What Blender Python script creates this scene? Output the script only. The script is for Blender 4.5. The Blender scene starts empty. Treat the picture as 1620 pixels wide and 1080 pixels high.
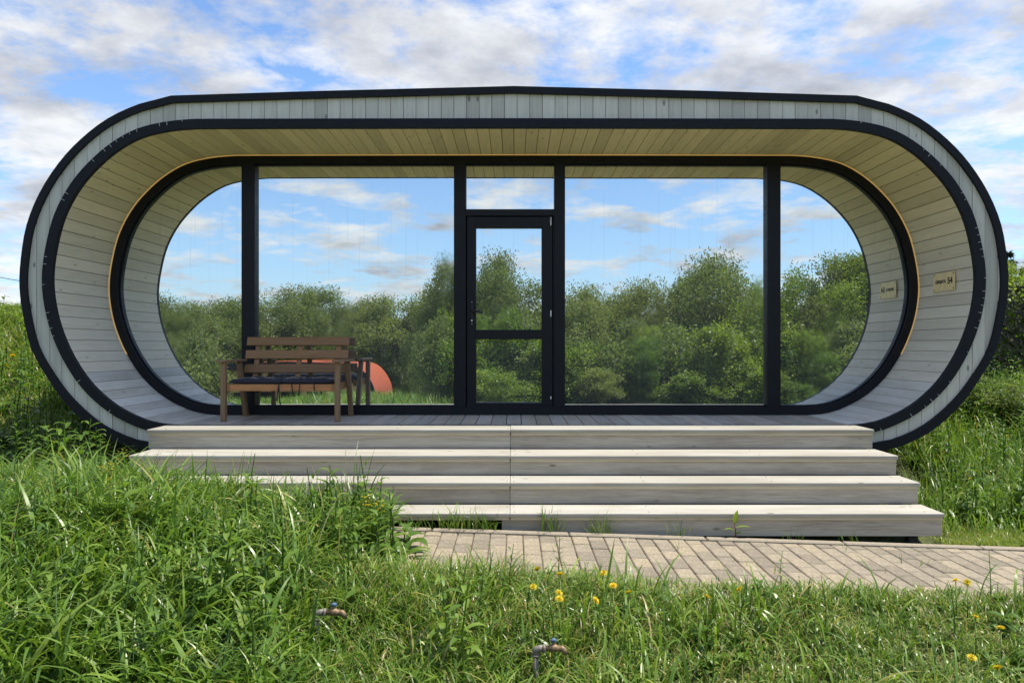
import bpy, math, random
import numpy as np
from mathutils import Vector, Matrix

random.seed(7)
rng = np.random.default_rng(7)
C = bpy.context.scene.collection
scene = bpy.context.scene

# ------------------------------------------------------------------ camera, light, exposure
EYE = 1.463          # eye height above the paving's right end
F = 1170.0           # focal length in pixels of the 1620 px wide photograph
CX, CY = 813.0, 548.0
cam_d = bpy.data.cameras.new('camera')
cam = bpy.data.objects.new('camera', cam_d); C.objects.link(cam)
cam.location = (0, 0, EYE)
cam.rotation_euler = (math.radians(90), 0, 0)
cam_d.sensor_width = 36.0
cam_d.lens = 36.0 * F / 1620.0
cam_d.shift_x = -3.0 / 1620.0
cam_d.shift_y = 8.0 / 1620.0
cam_d.clip_start = 0.05
cam_d.clip_end = 4000
scene.camera = cam

SUN_EL, SUN_AZ = math.radians(66), math.radians(87)     # azimuth measured from +Y towards +X
SKY_STRENGTH = 0.15
sun_d = bpy.data.lights.new('sun', 'SUN')
sun_d.energy = 4.3
sun_d.angle = math.radians(0.6)
sun_d.color = (1.0, 0.94, 0.84)
sun = bpy.data.objects.new('sun', sun_d); C.objects.link(sun)
sdir = Vector((math.sin(SUN_AZ) * math.cos(SUN_EL), math.cos(SUN_AZ) * math.cos(SUN_EL), math.sin(SUN_EL)))
sun.rotation_euler = sdir.to_track_quat('Z', 'Y').to_euler()
sun.location = sdir * 60

scene.view_settings.view_transform = 'Standard'
scene.view_settings.look = 'None'
scene.view_settings.exposure = 0.72
scene.view_settings.gamma = 1.0
scene.view_settings.use_curve_mapping = False
scene.cycles.max_bounces = 6
scene.cycles.diffuse_bounces = 3
scene.cycles.glossy_bounces = 4
scene.cycles.transmission_bounces = 3
scene.cycles.transparent_max_bounces = 8

world = bpy.data.worlds.new('World'); scene.world = world
world.use_nodes = True


def N(nt, t, **kw):
    n = nt.nodes.new(t)
    for k, v in kw.items():
        setattr(n, k, v)
    return n


def math_node(nt, op, a, b=None, clamp=False):
    n = nt.nodes.new('ShaderNodeMath'); n.operation = op; n.use_clamp = clamp
    for i, v in enumerate((a, b)):
        if v is None:
            continue
        if isinstance(v, (int, float)):
            n.inputs[i].default_value = v
        else:
            nt.links.new(v, n.inputs[i])
    return n.outputs[0]


def ramp(nt, fac, stops):
    n = nt.nodes.new('ShaderNodeValToRGB')
    cr = n.color_ramp
    while len(cr.elements) > 1:
        cr.elements.remove(cr.elements[-1])
    for i, (p, c) in enumerate(stops):
        e = cr.elements[0] if i == 0 else cr.elements.new(p)
        e.position = p
        e.color = (c[0], c[1], c[2], 1) if hasattr(c, '__len__') else (c, c, c, 1)
    nt.links.new(fac, n.inputs[0])
    return n.outputs[0]


def mixc(nt, fac, a, b, mode='MIX'):
    n = nt.nodes.new('ShaderNodeMix'); n.data_type = 'RGBA'; n.blend_type = mode
    for sock, v in ((n.inputs[0], fac), (n.inputs[6], a), (n.inputs[7], b)):
        if isinstance(v, (int, float)):
            sock.default_value = v
        elif isinstance(v, (tuple, list)):
            sock.default_value = (v[0], v[1], v[2], 1)
        else:
            nt.links.new(v, sock)
    return n.outputs[2]


def build_world():
    nt = world.node_tree
    nt.nodes.clear()
    out = N(nt, 'ShaderNodeOutputWorld')
    bg = N(nt, 'ShaderNodeBackground')
    sky = N(nt, 'ShaderNodeTexSky', sky_type='NISHITA')
    sky.sun_disc = False
    sky.sun_elevation = SUN_EL
    sky.sun_rotation = SUN_AZ
    sky.altitude = 150
    sky.air_density = 1.0
    sky.dust_density = 0.7
    sky.ozone_density = 1.6
    tc = N(nt, 'ShaderNodeTexCoord')
    sep = N(nt, 'ShaderNodeSeparateXYZ')
    nt.links.new(tc.outputs['Generated'], sep.inputs[0])
    z = math_node(nt, 'MAXIMUM', sep.outputs[2], 0.0)
    zz = math_node(nt, 'ADD', z, 0.16)
    u = math_node(nt, 'DIVIDE', sep.outputs[0], zz)
    v = math_node(nt, 'DIVIDE', sep.outputs[1], zz)
    comb = N(nt, 'ShaderNodeCombineXYZ')
    nt.links.new(u, comb.inputs[0]); nt.links.new(v, comb.inputs[1])
    comb.inputs[2].default_value = 3.7

    def noise(scale, detail, rough, dist, off=(0, 0, 0)):
        mp = N(nt, 'ShaderNodeMapping')
        mp.inputs['Location'].default_value = off
        nt.links.new(comb.outputs[0], mp.inputs[0])
        n = N(nt, 'ShaderNodeTexNoise')
        n.inputs['Scale'].default_value = scale
        n.inputs['Detail'].default_value = detail
        n.inputs['Roughness'].default_value = rough
        n.inputs['Distortion'].default_value = dist
        nt.links.new(mp.outputs[0], n.inputs['Vector'])
        return n.outputs[0]
    big = noise(1.9, 10, 0.62, 0.15, (0.4, 0.9, 0))
    fine = noise(5.5, 8, 0.64, 0.2, (3.1, 1.7, 0))
    # the cloud deck is broken towards -Y (behind the viewer) and nearly closed towards +Y
    cover = math_node(nt, 'ADD', math_node(nt, 'MULTIPLY', sep.outputs[1], 0.030), 0.004)
    d = math_node(nt, 'MULTIPLY', fine, 0.36)
    d = math_node(nt, 'ADD', math_node(nt, 'MULTIPLY', big, 0.72), d)
    d = math_node(nt, 'ADD', d, cover)
    mask = ramp(nt, d, [(0.49, 0.0), (0.54, 0.42), (0.60, 0.88), (0.75, 1.0)])
    shade = noise(2.4, 8, 0.6, 0.1, (0.55, 0.45, 0.35))
    ccol = ramp(nt, shade, [(0.32, (1.9, 2.0, 2.25)), (0.45, (2.9, 3.0, 3.2)), (0.55, (3.75, 3.85, 4.0)), (0.70, (4.5, 4.55, 4.6))])
    hz = ramp(nt, z, [(0.0, 0.50), (0.12, 0.26), (0.34, 0.0)])
    base = mixc(nt, hz, sky.outputs[0], (2.9, 3.25, 3.75))
    blue = mixc(nt, 1.0, base, (0.66, 0.80, 0.96), 'MULTIPLY')
    col = mixc(nt, mask, blue, ccol)
    col = mixc(nt, 1.0, col, (1.02, 1.0, 0.97), 'MULTIPLY')
    nt.links.new(col, bg.inputs[0])
    bg.inputs[1].default_value = SKY_STRENGTH
    nt.links.new(bg.outputs[0], out.inputs[0])


build_world()

# ------------------------------------------------------------------ helpers
def at(px, py, depth):
    s = F / depth
    return Vector(((px - CX) / s, depth, EYE + (CY - py) / s))


def sm(a, b, x):
    t = np.clip((np.asarray(x, float) - a) / (b - a), 0, 1)
    return t * t * (3 - 2 * t)


def mesh_from(name, verts, faces, smooth=False):
    me = bpy.data.meshes.new(name)
    me.from_pydata([tuple(v) for v in verts], [], [tuple(f) for f in faces])
    me.update()
    if smooth:
        me.polygons.foreach_set('use_smooth', [True] * len(me.polygons))
    return me


class MB:
    """collects boxes, tubes and prisms into one mesh"""
    def __init__(self):
        self.v, self.f, self.s = [], [], []

    def add(self, vs, fs, smooth=False):
        o = len(self.v)
        self.v += [tuple(v) for v in vs]
        self.f += [tuple(i + o for i in f) for f in fs]
        self.s += [smooth] * len(fs)
        return self

    def box(self, c, size, M=None, ch=0.0):
        hx, hy, hz = size[0] / 2, size[1] / 2, size[2] / 2
        if ch <= 0:
            vs = [Vector((x, y, z)) for x in (-hx, hx) for y in (-hy, hy) for z in (-hz, hz)]
            fs = [(0, 1, 3, 2), (4, 6, 7, 5), (0, 4, 5, 1), (2, 3, 7, 6), (0, 2, 6, 4), (1, 5, 7, 3)]
        else:
            vs, fs, idx = [], [], {}
            for sx in (-1, 1):
                for sy in (-1, 1):
                    for sz in (-1, 1):
                        for ax in range(3):
                            p = [sx * (hx - ch), sy * (hy - ch), sz * (hz - ch)]
                            p[ax] = (sx * hx, sy * hy, sz * hz)[ax]
                            idx[(sx, sy, sz, ax)] = len(vs); vs.append(Vector(p))
            for ax in range(3):
                b, c2 = (ax + 1) % 3, (ax + 2) % 3
                for s in (-1, 1):
                    q = []
                    for (p, r) in ((-1, -1), (1, -1), (1, 1), (-1, 1)):
                        k = [0, 0, 0]; k[ax] = s; k[b] = p; k[c2] = r
                        q.append(idx[(*k, ax)])
                    fs.append(tuple(q) if s > 0 else tuple(reversed(q)))
                for p in (-1, 1):
                    for r in (-1, 1):
                        k0 = [0, 0, 0]; k1 = [0, 0, 0]
                        k0[ax] = -1; k1[ax] = 1; k0[b] = k1[b] = p; k0[c2] = k1[c2] = r
                        q = [idx[(*k0, b)], idx[(*k1, b)], idx[(*k1, c2)], idx[(*k0, c2)]]
                        fs.append(tuple(q) if p * r > 0 else tuple(reversed(q)))
            for k in [(a, b, c2) for a in (-1, 1) for b in (-1, 1) for c2 in (-1, 1)]:
                q = [idx[(*k, 0)], idx[(*k, 1)], idx[(*k, 2)]]
                fs.append(tuple(q) if k[0] * k[1] * k[2] > 0 else tuple(reversed(q)))
        c = Vector(c)
        vs = [((M @ v) if M is not None else v) + c for v in vs]
        return self.add(vs, fs)

    def bar(self, a, b, w, t, up=(0, 0, 1), ch=0.0):
        """rectangular bar from a to b, w across, t along 'up'"""
        a, b = Vector(a), Vector(b)
        d = (b - a); L = d.length; d.normalize()
        x = d.cross(Vector(up)); x.normalize(); u = x.cross(d)
        M = Matrix((x, d, u)).transposed()
        return self.box((a + b) / 2, (w, L, t), M, ch)

    def tube(self, pts, rads, n=10, cap=True):
        pts = [Vector(p) for p in pts]
        if isinstance(rads, (int, float)):
            rads = [rads] * len(pts)
        vs, fs = [], []
        ref = None
        for i, p in enumerate(pts):
            if i == 0: d = pts[1] - p
            elif i == len(pts) - 1: d = p - pts[-2]
            else: d = (pts[i + 1] - pts[i - 1])
            d.normalize()
            if ref is None:
                ref = Vector((0, 0, 1)) if abs(d.z) < 0.9 else Vector((1, 0, 0))
            x = d.cross(ref); x.normalize(); y = d.cross(x); y.normalize()
            ref = -y if d.cross(-y).length > 1e-6 else ref
            for k in range(n):
                a = 2 * math.pi * k / n
                vs.append(p + (x * math.cos(a) + y * math.sin(a)) * rads[i])
        for i in range(len(pts) - 1):
            for k in range(n):
                fs.append((i * n + k, i * n + (k + 1) % n, (i + 1) * n + (k + 1) % n, (i + 1) * n + k))
        if cap:
            fs.append(tuple(reversed(range(n)))); fs.append(tuple((len(pts) - 1) * n + k for k in range(n)))
        return self.add(vs, fs, True)

    def prism(self, poly, y0, y1):
        """polygon in x,z (counter-clockwise seen from -Y) pushed from y0 to y1"""
        n = len(poly)
        vs = [(p[0], y0, p[1]) for p in poly] + [(p[0], y1, p[1]) for p in poly]
        fs = [tuple(range(n)), tuple(reversed(range(n, 2 * n)))]
        fs += [(i, i + n, (i + 1) % n + n, (i + 1) % n) for i in range(n)]
        return self.add(vs, fs)

    def mesh(self, name):
        me = mesh_from(name, self.v, self.f)
        me.polygons.foreach_set('use_smooth', self.s)
        return me

    def build(self, name, m, parent=None):
        return obj(name, self.mesh(name), m, parent)


def obj(name, me, m, parent=None):
    o = bpy.data.objects.new(name, me); C.objects.link(o)
    if m is not None and (len(me.materials) == 0):
        me.materials.append(m)
    if parent is not None:
        o.parent = parent
    return o


def thing(name, label, cat, loc=(0, 0, 0), group=None):
    o = bpy.data.objects.new(name, None); C.objects.link(o)
    o.location = loc
    o.empty_display_size = 0.2
    return tag(o, label, cat, group)


def tag(o, label, cat, group=None):
    o['label'] = label; o['category'] = cat
    if group: o['group'] = group
    return o


def kind(o, k):
    o['kind'] = k
    return o


def copy_tree(o, parent=None):
    c = o.copy(); C.objects.link(c)
    if parent is not None:
        c.parent = parent
    for ch in list(o.children):
        copy_tree(ch, c)
    return c


# ------------------------------------------------------------------ materials
def new_mat(name):
    m = bpy.data.materials.new(name); m.use_nodes = True
    nt = m.node_tree
    return m, nt, nt.nodes['Principled BSDF']


def plain(name, col, rough=0.5, metal=0.0, var=0.0, bump=0.0, scale=40.0, spec=0.5):
    m, nt, b = new_mat(name)
    b.inputs['Roughness'].default_value = rough
    b.inputs['Metallic'].default_value = metal
    b.inputs['Specular IOR Level'].default_value = spec
    tc = N(nt, 'ShaderNodeTexCoord')
    no = N(nt, 'ShaderNodeTexNoise'); no.inputs['Scale'].default_value = scale; no.inputs['Detail'].default_value = 6
    nt.links.new(tc.outputs['Object'], no.inputs['Vector'])
    lo = tuple(c * (1 - var) for c in col); hi = tuple(min(1, c * (1 + var)) for c in col)
    nt.links.new(ramp(nt, no.outputs[0], [(0.3, lo), (0.7, hi)]), b.inputs['Base Color'])
    r = ramp(nt, no.outputs[0], [(0.3, max(0, rough - 0.08)), (0.7, min(1, rough + 0.1))])
    nt.links.new(r, b.inputs['Roughness'])
    if bump:
        bp = N(nt, 'ShaderNodeBump'); bp.inputs['Strength'].default_value = bump; bp.inputs['Distance'].default_value = 0.004
        nt.links.new(no.outputs[0], bp.inputs['Height']); nt.links.new(bp.outputs[0], b.inputs['Normal'])
    return m


def wood(name, light, dark, axis, rough=0.62, rnd=0.16, knots=0.5, stain=None, stain_amt=0.0, grain=1.0, tinted=False):
    """boards whose grain runs along the given axis of the object's own space"""
    m, nt, b = new_mat(name)
    tc = N(nt, 'ShaderNodeTexCoord'); oi = N(nt, 'ShaderNodeObjectInfo')
    off = N(nt, 'ShaderNodeVectorMath', operation='SCALE')
    comb = N(nt, 'ShaderNodeCombineXYZ')
    nt.links.new(oi.outputs['Random'], comb.inputs[0])
    nt.links.new(math_node(nt, 'MULTIPLY', oi.outputs['Random'], 3.7), comb.inputs[1])
    nt.links.new(math_node(nt, 'MULTIPLY', oi.outputs['Random'], 7.3), comb.inputs[2])
    nt.links.new(comb.outputs[0], off.inputs[0]); off.inputs['Scale'].default_value = 23.0
    add = N(nt, 'ShaderNodeVectorMath', operation='ADD')
    nt.links.new(tc.outputs['Object'], add.inputs[0]); nt.links.new(off.outputs[0], add.inputs[1])

    def tex(kind_, sc, along, detail=6):
        mp = N(nt, 'ShaderNodeMapping')
        s = [sc, sc, sc]; s['xyz'.index(axis)] = sc * along
        mp.inputs['Scale'].default_value = s
        nt.links.new(add.outputs[0], mp.inputs[0])
        if kind_ == 'noise':
            n = N(nt, 'ShaderNodeTexNoise'); n.inputs['Detail'].default_value = detail
            n.inputs['Roughness'].default_value = 0.62
            n.inputs['Distortion'].default_value = 0.25
        else:
            n = N(nt, 'ShaderNodeTexVoronoi')
        n.inputs['Scale'].default_value = 1.0
        nt.links.new(mp.outputs[0], n.inputs['Vector'])
        return n.outputs[0]
    g = tex('noise', 75 * grain, 0.06)
    g2 = tex('noise', 14 * grain, 0.05)
    f = math_node(nt, 'ADD', math_node(nt, 'MULTIPLY', g, 0.55), math_node(nt, 'MULTIPLY', g2, 0.45))
    col = ramp(nt, f, [(0.32, dark), (0.50, tuple(0.35 * d + 0.65 * l for d, l in zip(dark, light))), (0.66, light)])
    if knots > 0:
        k = tex('voronoi', 7.5, 0.42)
        km = ramp(nt, k, [(0.055, knots), (0.115, 0.0)])
        col = mixc(nt, km, col, tuple(c * 0.32 for c in dark))
    if stain is not None:
        st = tex('noise', 2.6, 0.35, 5)
        sf = ramp(nt, st, [(0.42, 0.0), (0.68, stain_amt)])
        col = mixc(nt, sf, col, stain)
    rv = ramp(nt, oi.outputs['Random'], [(0.0, 1.0 - rnd), (0.35, 1.0 - rnd * 0.2), (0.7, 1.0), (1.0, 1.0 + rnd * 0.35)])
    col = mixc(nt, 1.0, col, rv, 'MULTIPLY')
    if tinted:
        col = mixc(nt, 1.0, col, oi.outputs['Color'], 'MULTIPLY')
    nt.links.new(col, b.inputs['Base Color'])
    nt.links.new(ramp(nt, f, [(0.3, min(1, rough + 0.15)), (0.7, rough)]), b.inputs['Roughness'])
    b.inputs['Specular IOR Level'].default_value = 0.35
    bp = N(nt, 'ShaderNodeBump'); bp.inputs['Strength'].default_value = 0.35; bp.inputs['Distance'].default_value = 0.002
    nt.links.new(f, bp.inputs['Height']); nt.links.new(bp.outputs[0], b.inputs['Normal'])
    return m


def leafy(name, stops, trans=0.3, rough=0.45, tcol=1.25):
    """foliage coloured by the per-leaf attribute 'tint'"""
    m, nt, b = new_mat(name)
    at_ = N(nt, 'ShaderNodeAttribute', attribute_name='tint')
    oi = N(nt, 'ShaderNodeObjectInfo')
    col = ramp(nt, at_.outputs['Fac'], stops)
    rv = ramp(nt, oi.outputs['Random'], [(0, (0.82, 0.86, 0.8)), (0.5, (1, 1, 1)), (1, (1.15, 1.06, 0.95))])
    col = mixc(nt, 1.0, col, rv, 'MULTIPLY')
    nt.links.new(col, b.inputs['Base Color'])
    b.inputs['Roughness'].default_value = rough
    b.inputs['Specular IOR Level'].default_value = 0.5
    tr = N(nt, 'ShaderNodeBsdfTranslucent')
    nt.links.new(mixc(nt, 1.0, col, (tcol, tcol * 1.05, tcol * 0.55), 'MULTIPLY'), tr.inputs[0])
    mx = N(nt, 'ShaderNodeMixShader'); mx.inputs[0].default_value = trans
    nt.links.new(b.outputs[0], mx.inputs[1]); nt.links.new(tr.outputs[0], mx.inputs[2])
    nt.links.new(mx.outputs[0], nt.nodes['Material Output'].inputs[0])
    return m


M = {}
M['fascia'] = wood('whitewashed_fascia', (0.76, 0.70, 0.59), (0.56, 0.515, 0.43), 'z', rnd=0.22, knots=0.85)
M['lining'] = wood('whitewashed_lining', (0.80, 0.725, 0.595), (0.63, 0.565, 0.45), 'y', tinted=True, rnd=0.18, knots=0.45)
M['lining_low'] = wood('weathered_lining', (0.72, 0.675, 0.60), (0.47, 0.43, 0.365), 'y', rnd=0.22, knots=0.4, stain=(0.78, 0.76, 0.73), stain_amt=0.7)
M['deck'] = wood('weathered_deck', (0.55, 0.475, 0.39), (0.30, 0.25, 0.195), 'y', rnd=0.25, knots=0.4, stain=(0.52, 0.52, 0.53), stain_amt=0.6)
M['tread'] = wood('painted_tread', (0.45, 0.435, 0.385), (0.31, 0.29, 0.24), 'x', rnd=0.10, knots=0.85, stain=(0.27, 0.235, 0.18), stain_amt=0.6)
M['riser'] = wood('weathered_riser', (0.54, 0.495, 0.41), (0.27, 0.23, 0.175), 'x', rnd=0.12, knots=0.6, stain=(0.26, 0.22, 0.175), stain_amt=0.75)
M['batten'] = wood('stair_batten', (0.62, 0.55, 0.42), (0.40, 0.34, 0.24), 'x', rnd=0.1, knots=0.2)
M['bench'] = wood('brown_stained_wood', (0.40, 0.215, 0.095), (0.25, 0.125, 0.052), 'x', rough=0.5, rnd=0.2, knots=0.3)
M['bench_leg'] = wood('brown_stained_leg', (0.32, 0.20, 0.105), (0.18, 0.11, 0.058), 'z', rough=0.55, rnd=0.25, knots=0.2)
M['bench_apron'] = wood('reddish_apron', (0.58, 0.26, 0.10), (0.38, 0.16, 0.06), 'x', rough=0.5, rnd=0.1, knots=0.3)
M['frame'] = plain('anthracite_aluminium', (0.009, 0.009, 0.012), 0.45, 0.0, 0.15, 0.0, 30, 0.28)
M['trim'] = plain('anthracite_strip', (0.013, 0.013, 0.017), 0.6, 0.0, 0.3, 0.1, 25, 0.2)
M['shell'] = plain('black_roofing', (0.03, 0.03, 0.034), 0.75, 0.0, 0.3, 0.3, 60)
M['dark_back'] = plain('dark_sheathing', (0.06, 0.05, 0.04), 0.9)
M['kerf'] = plain('pale_kerf_filler', (0.55, 0.53, 0.48), 0.8)
M['steel'] = plain('grey_steel', (0.28, 0.28, 0.28), 0.45, 0.7, 0.3, 0.2, 60)
M['white_metal'] = plain('white_plastic', (0.72, 0.72, 0.70), 0.4)
M['black'] = plain('black_metal', (0.012, 0.012, 0.013), 0.3)
M['brass'] = plain('brass_plate', (0.78, 0.60, 0.30), 0.42, 0.35, 0.12, 0.0, 20)
M['ink'] = plain('black_lettering', (0.015, 0.012, 0.01), 0.6)
M['post'] = plain('dark_post', (0.05, 0.042, 0.035), 0.8, 0, 0.3, 0.4)
M['rust'] = plain('weathered_brass', (0.20, 0.14, 0.08), 0.6, 0.5, 0.5, 0.3, 70)
M['pipe'] = plain('galvanised_pipe', (0.20, 0.18, 0.155), 0.65, 0.4, 0.4, 0.3, 60)
M['blue'] = plain('blue_lever', (0.07, 0.13, 0.22), 0.55, 0, 0.3)
M['cable'] = plain('black_cable', (0.02, 0.02, 0.022), 0.6)
M['bark'] = plain('grey_brown_bark', (0.11, 0.085, 0.06), 0.9, 0, 0.45, 0.8, 25)
M['paver'] = plain('sandy_concrete', (0.265, 0.225, 0.165), 0.85, 0, 0.26, 0.5, 55)
M['kerb'] = plain('kerb_concrete', (0.27, 0.23, 0.17), 0.85, 0, 0.2, 0.5, 45)
M['strap'] = plain('black_webbing', (0.015, 0.015, 0.017), 0.8)
M['hut_front'] = plain('pale_yellow_boards', (0.52, 0.39, 0.20), 0.7, 0, 0.12, 0.0, 6)
M['hut_roof'] = plain('orange_red_roofing', (0.33, 0.070, 0.028), 0.6, 0, 0.18, 0.1, 12)

# paver tint per piece
nt = M['paver'].node_tree
b = nt.nodes['Principled BSDF']
src = b.inputs['Base Color'].links[0].from_socket
oi = N(nt, 'ShaderNodeObjectInfo')
rv = ramp(nt, oi.outputs['Random'], [(0, (0.70, 0.70, 0.70)), (0.5, (0.97, 0.97, 0.97)), (1, (1.12, 1.09, 1.02))])
nt.links.new(mixc(nt, 1.0, src, rv, 'MULTIPLY'), b.inputs['Base Color'])


def mirror_mat():
    m, nt, b = new_mat('mirror_glass')
    b.inputs['Metallic'].default_value = 1.0
    b.inputs['Base Color'].default_value = (0.82, 0.86, 0.86, 1)
    tc = N(nt, 'ShaderNodeTexCoord')
    no = N(nt, 'ShaderNodeTexNoise'); no.inputs['Scale'].default_value = 0.9; no.inputs['Detail'].default_value = 4
    mp = N(nt, 'ShaderNodeMapping'); mp.inputs['Scale'].default_value = (1.6, 1, 0.7)
    nt.links.new(tc.outputs['Object'], mp.inputs[0]); nt.links.new(mp.outputs[0], no.inputs['Vector'])
    nt.links.new(ramp(nt, no.outputs[0], [(0.50, 0.0), (0.66, 0.035)]), b.inputs['Roughness'])
    # gentle waviness of toughened glass
    n2 = N(nt, 'ShaderNodeTexNoise'); n2.inputs['Scale'].default_value = 1.7; n2.inputs['Detail'].default_value = 1
    nt.links.new(tc.outputs['Object'], n2.inputs['Vector'])
    bp = N(nt, 'ShaderNodeBump'); bp.inputs['Strength'].default_value = 0.02; bp.inputs['Distance'].default_value = 0.02
    nt.links.new(n2.outputs[0], bp.inputs['Height']); nt.links.new(bp.outputs[0], b.inputs['Normal'])
    # dried drip marks and dust: thin vertical streaks of dull film
    mp2 = N(nt, 'ShaderNodeMapping'); mp2.inputs['Scale'].default_value = (34, 1, 0.9)
    nt.links.new(tc.outputs['Object'], mp2.inputs[0])
    n3 = N(nt, 'ShaderNodeTexNoise'); n3.inputs['Scale'].default_value = 1.0; n3.inputs['Detail'].default_value = 3
    nt.links.new(mp2.outputs[0], n3.inputs['Vector'])
    st = ramp(nt, n3.outputs[0], [(0.58, 0.085), (0.78, 0.19)])
    dif = N(nt, 'ShaderNodeBsdfDiffuse'); dif.inputs[0].default_value = (0.55, 0.56, 0.54, 1)
    mx = N(nt, 'ShaderNodeMixShader')
    nt.links.new(st, mx.inputs[0]); nt.links.new(b.outputs[0], mx.inputs[1]); nt.links.new(dif.outputs[0], mx.inputs[2])
    nt.links.new(mx.outputs[0], nt.nodes['Material Output'].inputs[0])
    return m


M['mirror'] = mirror_mat()


def led_mat():
    m, nt, b = new_mat('warm_light_strip')
    b.inputs['Base Color'].default_value = (0.9, 0.6, 0.25, 1)
    b.inputs['Emission Color'].default_value = (1.0, 0.60, 0.16, 1)
    b.inputs['Emission Strength'].default_value = 0.16
    return m


M['led'] = led_mat()


def cushion_mat():
    m, nt, b = new_mat('patterned_cushion')
    tc = N(nt, 'ShaderNodeTexCoord')
    mp = N(nt, 'ShaderNodeMapping'); mp.inputs['Scale'].default_value = (14, 14, 14); mp.inputs['Rotation'].default_value = (0, 0, 0.6)
    nt.links.new(tc.outputs['Object'], mp.inputs[0])
    w = N(nt, 'ShaderNodeTexVoronoi', distance='MANHATTAN'); w.inputs['Scale'].default_value = 1.4
    nt.links.new(mp.outputs[0], w.inputs['Vector'])
    c = ramp(nt, w.outputs[0], [(0.0, (0.55, 0.50, 0.45)), (0.18, (0.30, 0.06, 0.05)), (0.3, (0.02, 0.02, 0.03)), (0.55, (0.45, 0.40, 0.36)), (0.7, (0.03, 0.03, 0.045))])
    nt.links.new(c, b.inputs['Base Color'])
    b.inputs['Roughness'].default_value = 0.9
    return m


M['cushion_top'] = cushion_mat()
M['cushion'] = plain('navy_cloth', (0.03, 0.028, 0.042), 0.9, 0, 0.3, 0.3, 200)


def ground_mat():
    m, nt, b = new_mat('soil_and_thatch')
    tc = N(nt, 'ShaderNodeTexCoord')
    n1 = N(nt, 'ShaderNodeTexNoise'); n1.inputs['Scale'].default_value = 1.3; n1.inputs['Detail'].default_value = 8
    n2 = N(nt, 'ShaderNodeTexNoise'); n2.inputs['Scale'].default_value = 45; n2.inputs['Detail'].default_value = 6
    for n in (n1, n2): nt.links.new(tc.outputs['Object'], n.inputs['Vector'])
    c1 = ramp(nt, n1.outputs[0], [(0.35, (0.055, 0.075, 0.020)), (0.6, (0.085, 0.105, 0.030)), (0.75, (0.13, 0.115, 0.055))])
    c2 = ramp(nt, n2.outputs[0], [(0.3, (0.45, 0.45, 0.45)), (0.7, (1.25, 1.2, 1.1))])
    nt.links.new(mixc(nt, 1.0, c1, c2, 'MULTIPLY'), b.inputs['Base Color'])
    b.inputs['Roughness'].default_value = 1.0
    bp = N(nt, 'ShaderNodeBump'); bp.inputs['Strength'].default_value = 0.8; bp.inputs['Distance'].default_value = 0.03
    nt.links.new(n2.outputs[0], bp.inputs['Height']); nt.links.new(bp.outputs[0], b.inputs['Normal'])
    return m


M['ground'] = ground_mat()
M['sand'] = plain('joint_sand', (0.13, 0.095, 0.065), 0.95, 0, 0.4, 0.5, 60)

GRASS = [(0.0, (0.048, 0.100, 0.016)), (0.35, (0.085, 0.165, 0.026)), (0.62, (0.14, 0.25, 0.036)), (0.85, (0.21, 0.31, 0.050)), (0.93, (0.31, 0.32, 0.09)), (1.0, (0.42, 0.36, 0.18))]
M['grass'] = leafy('grass_blades', GRASS, 0.34, 0.36)
M['weed'] = leafy('broad_leaves', [(0, (0.06, 0.13, 0.02)), (0.5, (0.11, 0.20, 0.03)), (1, (0.21, 0.31, 0.055))], 0.42, 0.42)
M['willow'] = leafy('willow_leaves', [(0, (0.095, 0.13, 0.038)), (0.45, (0.16, 0.205, 0.06)), (0.8, (0.22, 0.265, 0.085)), (1, (0.28, 0.32, 0.12))], 0.5, 0.6)
M['ashleaf'] = leafy('fresh_green_leaves', [(0, (0.075, 0.13, 0.018)), (0.5, (0.15, 0.22, 0.026)), (1, (0.25, 0.32, 0.05))], 0.5, 0.45)
M['shrubleaf'] = leafy('shrub_leaves', [(0, (0.06, 0.115, 0.018)), (0.5, (0.115, 0.195, 0.028)), (1, (0.23, 0.31, 0.055))], 0.48, 0.5)
M['needle'] = leafy('dark_needles', [(0, (0.012, 0.03, 0.015)), (1, (0.03, 0.06, 0.025))], 0.1, 0.6)
M['yellow'] = leafy('yellow_petals', [(0, (0.55, 0.34, 0.008)), (0.5, (0.72, 0.52, 0.012)), (1, (0.78, 0.66, 0.03))], 0.25, 0.6, 1.0)
M['net'] = plain('camouflage_net', (0.045, 0.040, 0.024), 0.9, 0, 0.6, 0.0, 4)

# ------------------------------------------------------------------ terrain
def zg(x, y):
    x = np.asarray(x, float); y = np.asarray(y, float)
    z = -0.0325 * (np.clip(x, -4.5, 5.0) - 3.08) * sm(-1.0, 2.5, y) - 0.05 * sm(2.5, -1.0, y)
    z = z - 0.20 * sm(4.3, 3.0, y)
    left = 1.55 * sm(6.0, 12.5, y) * sm(-2.8, -4.6, x)
    right = 0.85 * sm(5.6, 10.5, y) * sm(3.0, 4.4, x)
    mid = 1.1 * sm(11.0, 16.0, y) * (1 - sm(-2.8, -4.6, x)) * (1 - sm(3.0, 4.4, x))
    z = z + left + right + mid
    z = z - 3.0 * sm(-5.5, -17.0, y)
    z = z + 0.035 * np.sin(x * 1.7 + 0.6 * y) * np.cos(y * 1.3 - 0.4 * x) * (1 - sm(3.6, 4.4, y) * sm(6.4, 5.6, y))
    return z


def axis_pts(lo, hi, step):
    a = np.arange(lo, hi + 1e-6, step)
    far = np.array([1.5, 4, 10, 25, 60, 150, 400, 1000.0])
    return np.concatenate([lo - far[::-1], a, hi + far])


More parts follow.
